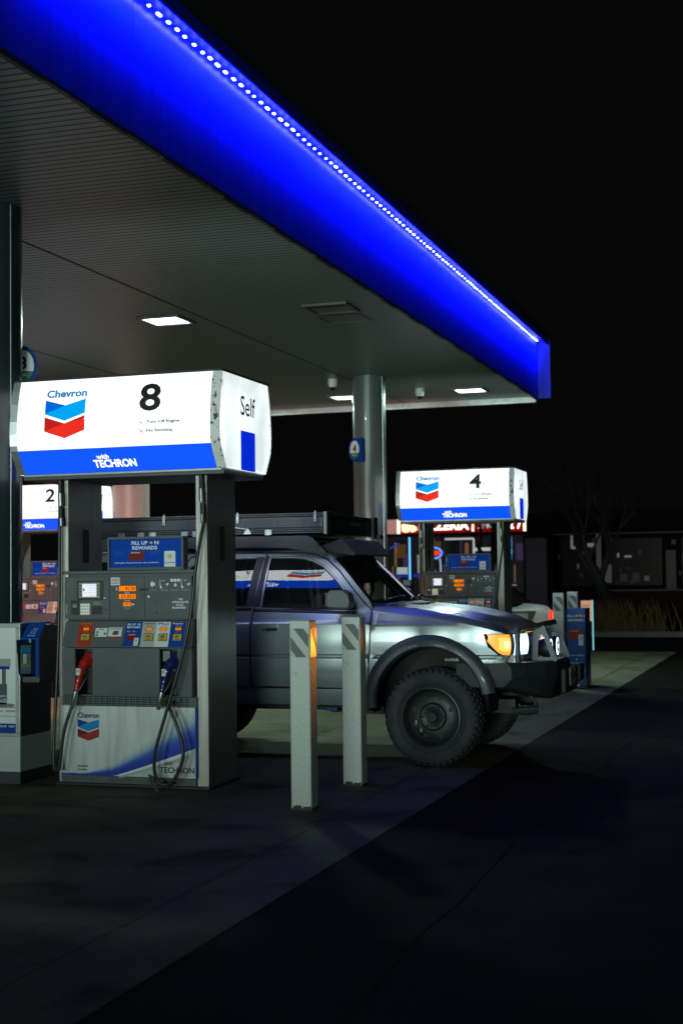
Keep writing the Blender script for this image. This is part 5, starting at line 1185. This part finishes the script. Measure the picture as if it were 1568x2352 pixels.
# ------------------------------------------------------------------ sandwich board, verge, kerb
t = thing('sandwich_board', 'small lit pale orange board sign behind the blue bin', 'sign', (-4.45, 30.5, 0), R(-8))
b = MB(); b.box(-.14, .10, -.02, .02, .62, 1.06, emi('faint orange sign', (1, .48, .30), .42, (.5, .3, .2))); b.build('board_face', t)
b = MB(); b.box(-.155, -.141, -.03, .03, 0, 1.07, black); b.box(.101, .115, -.03, .03, 0, 1.07, emi('cyan edge', (.3, .9, 1), .6)); b.text('OPEN', -.12, .05, .93, .97, -.022, inkcyan, 1); b.text('LATE', -.12, .03, .85, .89, -.022, inkcyan, 1); b.build('board_frame', t)
kerb = mat('kerb concrete', (.20, .20, .19), .8, noise=.3, nscale=4)
b = MB(); b.box(-40, 14, 37.0, 37.2, -.004, .14, kerb); struct(b.build('far_kerb', bevel=.01))
b = MB(); b.quad((-40, 37.2, .10), (14, 37.2, .10), (14, 56, .12), (-40, 56, .12), mat('verge soil', (.02, .018, .012), .95, spec=.0, noise=.5, nscale=3)); struct(b.build('verge'))
gm = mat('dry grass', (.20, .115, .04), .8, noise=.5, nscale=30)
random.seed(11); b = MB()
for k in range(600):
    cl = random.choice([(-5.6, 37.9), (-5.3, 38.2), (-5.0, 38.0), (-5.4, 38.1), (-3.9, 38.3), (-4.6, 38.0)]); x = random.gauss(cl[0], .40); y = random.gauss(cl[1], .3); h = random.uniform(.25, .85)*(.8 if cl[0] > -2.5 else 1.1); dx = random.gauss(0, .22)*h; dy = random.gauss(0, .2)*h
    b.add([(x-.012, y, .1), (x+.012, y, .1), (x+dx*.5+.006, y+dy*.5, .1+h*.6), (x+dx, y+dy, .1+h)], [(0, 1, 2, 3)], gm)
o = tag(b.build('dry_grass', recalc=False), 'dry orange brown grass growing on the verge under the bare trees', 'grass'); o['kind'] = 'stuff'
# ------------------------------------------------------------------ bare trees
bark = mat('dark bark', (.012, .010, .009), .9, noise=.4, nscale=10)
def tree(x, y, h, label, seed, lean=0, spread=.5):
    random.seed(seed); t = thing('bare_tree', label, 'tree', (x, y, .1), 0, 'bare trees along the street'); tr = MB(); cr = MB()
    def grow(p, d, L, r, lev):
        n = 4; pts = [p]; rr = [r]
        for k in range(n):
            d = (d+Vector((random.gauss(0, .12), random.gauss(0, .12), random.gauss(.03, .06)))).normalized(); pts.append(pts[-1]+d*L/n); rr.append(r*(1-.35*(k+1)/n))
        (tr if lev < 1 else cr).tube(pts, rr, bark, 7 if lev < 2 else 4, cap=False)
        if lev >= 5: return
        for k in range(3 if lev < 3 else 2):
            a = random.uniform(0, 2*math.pi); s_ = spread*random.uniform(.7, 1.3); nd = (d+Vector((math.cos(a)*s_, math.sin(a)*s_, random.uniform(-.05, .25)))).normalized()
            grow(pts[random.choice((2, 3, 4, 4))], nd, L*random.uniform(.62, .82), rr[-1]*.72, lev+1)
    grow(Vector((0, 0, 0)), Vector((lean, 0, 1)).normalized(), h*.30, h*.038, 0)
    tr.build('trunk', t, smooth=True); cr.build('branches', t, smooth=True)
tree(-1.2, 38.5, 6.6, 'bare tree with forked trunk before the shop windows, right of the blue bin', 3, .1, .62)
tree(-4.9, 39.5, 6.2, 'bare tree behind the striped bollards with thin twigs over the dark shopfront', 5, -.1, .6)
tree(-8.9, 40.5, 5.6, 'bare tree seen below the lit sign number 4', 9, .05, .7)
tree(2.6, 40, 7.0, 'bare tree near the right edge of the photo, almost lost in the dark', 21, 0, .6)
# ------------------------------------------------------------------ street buildings
dwall = mat('dark shop wall', (.014, .0135, .0135), .9, noise=.3, nscale=1.5, spec=.0); dtrim = mat('dark trim', (.012, .012, .013), .8, spec=.0)
dim = emi('dim room behind glass', (.35, .32, .40), .018, (.01, .01, .01)); 
pz = thing('pizzeria_building', 'low shop with glowing red pizzeria sign and lit windows behind the pump number 4', 'building', (-15, 60, 0))
b = MB(); b.box(-9, 5.0, .3, 8, -.1, 4.3, dwall); b.box(-9, 5.0, -.35, .3, 3.46, 4.25, dtrim); b.build('wall', pz)
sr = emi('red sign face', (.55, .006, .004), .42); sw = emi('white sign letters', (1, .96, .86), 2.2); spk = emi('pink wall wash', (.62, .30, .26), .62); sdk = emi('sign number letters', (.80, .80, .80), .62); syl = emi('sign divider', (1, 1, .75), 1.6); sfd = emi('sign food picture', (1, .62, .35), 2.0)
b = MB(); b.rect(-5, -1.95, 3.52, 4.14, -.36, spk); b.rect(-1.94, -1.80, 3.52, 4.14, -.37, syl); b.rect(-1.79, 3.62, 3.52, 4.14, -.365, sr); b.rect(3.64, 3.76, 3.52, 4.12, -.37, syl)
so = b.build('fascia_sign', pz, recalc=False)
b = MB(); b.text('PIZZERIA', -.95, 1.28, 3.64, 4.03, -.375, sw, 2); b.rect(1.40, 1.50, 3.56, 4.10, -.375, syl); b.text('248-', 1.66, 2.62, 3.66, 3.98, -.375, sdk, 1.5); b.text('2 7', 3.02, 3.58, 3.62, 4.02, -.375, sw, 2)
for k in range(16): a = k*.9; b.disc((-1.42+.26*math.cos(a)*(.4+k*.05), -.374, 3.80+.13*math.sin(a*1.3)), .11, sfd, n=10)
b.build('sign_lettering', so, recalc=False)
wn = [(-4.9, -1.5, .9, 3.36), (-1.4, -.1, .9, 3.36), (.0, 3.5, .9, 3.36), (3.6, 4.5, .2, 3.2)]
for k, (x0, x1, z0, z1) in enumerate(wn):
    b = MB(); 
    for q_ in ((x0-.06, x1+.06, z0-.06, z0), (x0-.06, x1+.06, z1, z1+.06), (x0-.06, x0, z0, z1), (x1, x1+.06, z0, z1)): b.box(q_[0], q_[1], .2, .30, q_[2], q_[3], mat('window frame grey', (.06, .06, .065), .8, spec=.0))
    f = b.build('window', pz); b = MB(); b.rect(x0, x1, z0, z1, .27, dim); b.build('pane', f, recalc=False)
def glow(nm, col, st): return emi(nm, col, st)
b = MB(); random.seed(4)
pal = [glow('warm interior', (.9, .45, .2), .16), glow('grey interior', (.5, .48, .55), .17), glow('violet interior', (.35, .25, .6), .09), glow('white fridge glow', (.75, .9, .85), .42), glow('dark shelf', (.1, .1, .12), .04), glow('brown interior', (.5, .28, .12), .12)]
for k in range(60):
    x = random.uniform(-4.8, 3.3); w_ = random.uniform(.06, .45); z = random.uniform(1.0, 2.9); h_ = random.uniform(.15, 1.1)
    if (-1.55 < x < -1.35): continue
    b.rect(x, x+w_, z, min(3.3, z+h_), .262-.0002*k, random.choice(pal[:3]+pal[4:]))
b.rect(-2.15, -1.65, 1.75, 2.05, .24, pal[3]); b.rect(-3.05, -2.65, 1.7, 2.0, .24, pal[3]); b.rect(-1.2, -.65, 1.8, 2.6, .24, glow('pale fridge', (.6, .75, .65), .3)); b.rect(-3.2, -.3, 1.62, 1.74, .238, glow('blue shelf strip', (.02, .07, .8), .35))
b.poly([(-2.45, .236, 2.95), (-2.0, .236, 3.15), (-2.0, .236, 3.08), (-2.45, .236, 2.85)], glow('blue interior strip', (.05, .08, .9), .4))
wl = glow('white menu light', (.8, .85, .85), .55)
for q_ in ((.05, 1.35, 3.22, 3.30), (1.30, 1.38, 2.55, 3.28), (1.35, 2.45, 2.72, 2.86), (2.50, 2.58, 2.6, 3.2)): b.rect(q_[0], q_[1], q_[2], q_[3], .235, wl)
for x in (2.2, 2.42, 2.62): b.disc((x, .22, 3.18+.1*(x-2.2)), .07, glow('green white lamp', (.55, 1, .75), 2.2), n=12)
b.build('shop_interior', pz, recalc=False)
for (x, z0, z1, mt, nm) in ((-1.48, 1.50, 3.36, emi('cyan diode tube', (.15, .55, 1), 1.6), 'a'), (3.02, 2.3, 3.3, emi('blue diode tube', (.06, .2, 1), .8), 'b')):
    b = MB(); b.tube([(x, -.02, z0), (x, -.02, z1)], .035, mt, 8); b.build('light_tube', pz)
ns = MB(); rd = emi('red neon', (1, .03, .02), 2.2); bl = emi('blue neon', (.05, .25, 1), 2.0)
pts = [(-.47+.42*math.cos(R(a)), .1, 2.66+.24*math.sin(R(a))) for a in range(0, 360, 15)]; ns.tube(pts+[pts[0]], .03, bl, 6, cap=False); ns.text('OPEN', -.78, -.15, 2.56, 2.76, .09, rd, 1)
ns.tube([(-.10, .1, 1.6), (-.14, .1, 2.4)], .03, emi('pale neon', (.4, .6, .9), .8), 6); ns.build('open_sign', pz)
b = MB(); b.disc((2.62+.0, .05, 2.66), .07, rd, n=10); b = MB()
b = MB(); b.disc((3.38-.95, -.0, 2.66), .09, rd, n=10); b = MB()
b = MB(); b.disc((2.98-.12, -.02, 2.66), .10, emi('red neon ring', (1, .1, .05), 1.6), n=12); gn = emi('green neon ring', (.05, 1, .15), 1.3)
for zz in (2.72, 2.60): b.tube([(3.03-.02+.045*math.cos(R(a)), -.03, zz+.05*math.sin(R(a))) for a in range(0, 361, 30)], .014, gn, 5, cap=False)
b.build('round_neon', pz, recalc=False)
rb = thing('dark_shop_building', 'dark unlit shop building with pale posts and low wall at the right of the photo', 'building', (-4, 60, 0))
b = MB(); b.box(-6.2, 22, .3, 8, -.1, 4.4, dwall); b.box(-6.2, 22, -.3, .3, 3.40, 4.3, mat('shop soffit board', (.010, .010, .010), .9, spec=.0)); b.box(-5, 14, -.25, -.1, 0, .95, mat('brown low wall', (.028, .018, .010), .9, spec=.0)); b.build('wall', rb)
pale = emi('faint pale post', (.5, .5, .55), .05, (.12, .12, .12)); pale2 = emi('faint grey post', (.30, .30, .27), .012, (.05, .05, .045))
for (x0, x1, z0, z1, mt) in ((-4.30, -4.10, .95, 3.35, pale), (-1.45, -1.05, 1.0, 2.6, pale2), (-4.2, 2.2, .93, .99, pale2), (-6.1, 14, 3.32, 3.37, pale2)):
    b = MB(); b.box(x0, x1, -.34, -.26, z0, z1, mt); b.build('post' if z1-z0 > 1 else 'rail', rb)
for (x0, x1, z0, z1) in ((-5.9, -4.5, 1.1, 3.2), (-4.0, -1.6, 1.1, 3.2), (-.9, 1.5, 1.1, 3.2), (1.9, 4.5, 1.1, 3.2), (5, 8, 1.1, 3.2)):
    b = MB(); b.box(x0, x1, .22, .29, z0, z1, dtrim); f = b.build('window', rb); b = MB(); b.rect(x0+.06, x1-.06, z0+.06, z1-.06, .215, emi('black room', (.2, .2, .25), .002, (.004, .004, .005))); b.build('pane', f, recalc=False)
b = MB(); random.seed(8); dm = [glow('dim paper', (.5, .52, .5), .07), glow('dim grey', (.4, .42, .4), .022), glow('dim violet', (.25, .25, .35), .022), glow('bright paper', (.7, .75, .75), .17)]
for (x0, x1, z0, z1, k) in ((-5.45, -5.35, 2.75, 3.3, 3), (-5.4, -5.15, 2.72, 2.84, 3), (-4.75, -4.32, 2.80, 2.96, 3), (-4.55, -4.4, 2.96, 3.2, 2), (-5.0, -4.75, 2.20, 2.42, 3), (-4.95, -4.85, 2.45, 2.6, 0), (-4.05, -3.75, 1.28, 2.05, 0), (-3.50, -3.42, 2.35, 2.52, 3), (-3.2, -2.9, 2.33, 2.42, 3), (-3.4, -3.1, 1.3, 1.65, 1), (-2.9, -2.6, 1.3, 1.7, 1), (-2.4, -2.2, 1.35, 1.55, 0), (-.85, -.5, 2.0, 2.4, 1), (.1, .32, 2.1, 2.3, 3), (.5, .7, 2.1, 2.25, 0), (-5.2, -5.1, 1.9, 2.1, 0), (-5.05, -4.95, 1.5, 1.7, 2), (-6.0, -5.9, 2.3, 2.5, 2), (1.2, 1.5, 2.2, 2.35, 1)):
    b.rect(x0, x1, z0, z1, .20, dm[k])
for k in range(22):
    x = random.uniform(-6, 4); z = random.uniform(1.2, 3.0); b.rect(x, x+random.uniform(.04, .22), z, z+random.uniform(.04, .3), .205-.0002*k, random.choice(dm[1:3]))
b.build('shop_interior', rb, recalc=False)
wall_ = thing('light_block_wall', 'low concrete planter wall between the shop and the forecourt, behind the camera', 'wall', (-2, -14, 0))  # unseen blocker, added to darken the paving in front
b = MB(); b.box(-16, 16, -.2, .2, -.002, 1.2, kerb); b.build('wall_body', wall_, bevel=.02); b = MB(); b.box(-16.05, 16.05, -.25, .25, 1.201, 1.27, kerb); b.build('coping', wall_, bevel=.01)
# unseen shop added behind the camera to house the frontal fill lamps
sh_ = thing('fill_light_store', 'lit shop building behind the camera across the forecourt', 'building', (-12.5, -35, 0))
b = MB(); b.box(-9, 21, -6, -.3, 0, 4.2, dwall); b.build('wall', sh_); 
for xc in (0, 14.7): b = MB(); b.rect(xc-4.5, xc+4.5, 1.0, 3.6, -.05, emi('fill light window', (.78, 1, .9), 2.0)); b.build('window', sh_, recalc=False)

for o in [o for o in sc.objects if o.name.startswith('fuel_pump') and '4' in o['label']]:
    gl_ = [c for c in o.children if c.name.startswith('grade_label')]
    g0 = min(gl_, key=lambda c: sum(v.co.x for v in c.data.vertices)/len(c.data.vertices))
    g0.data = g0.data.copy()
    for i, m in enumerate(g0.data.materials):
        if m.name == 'red print': g0.data.materials[i] = MATS['green label']
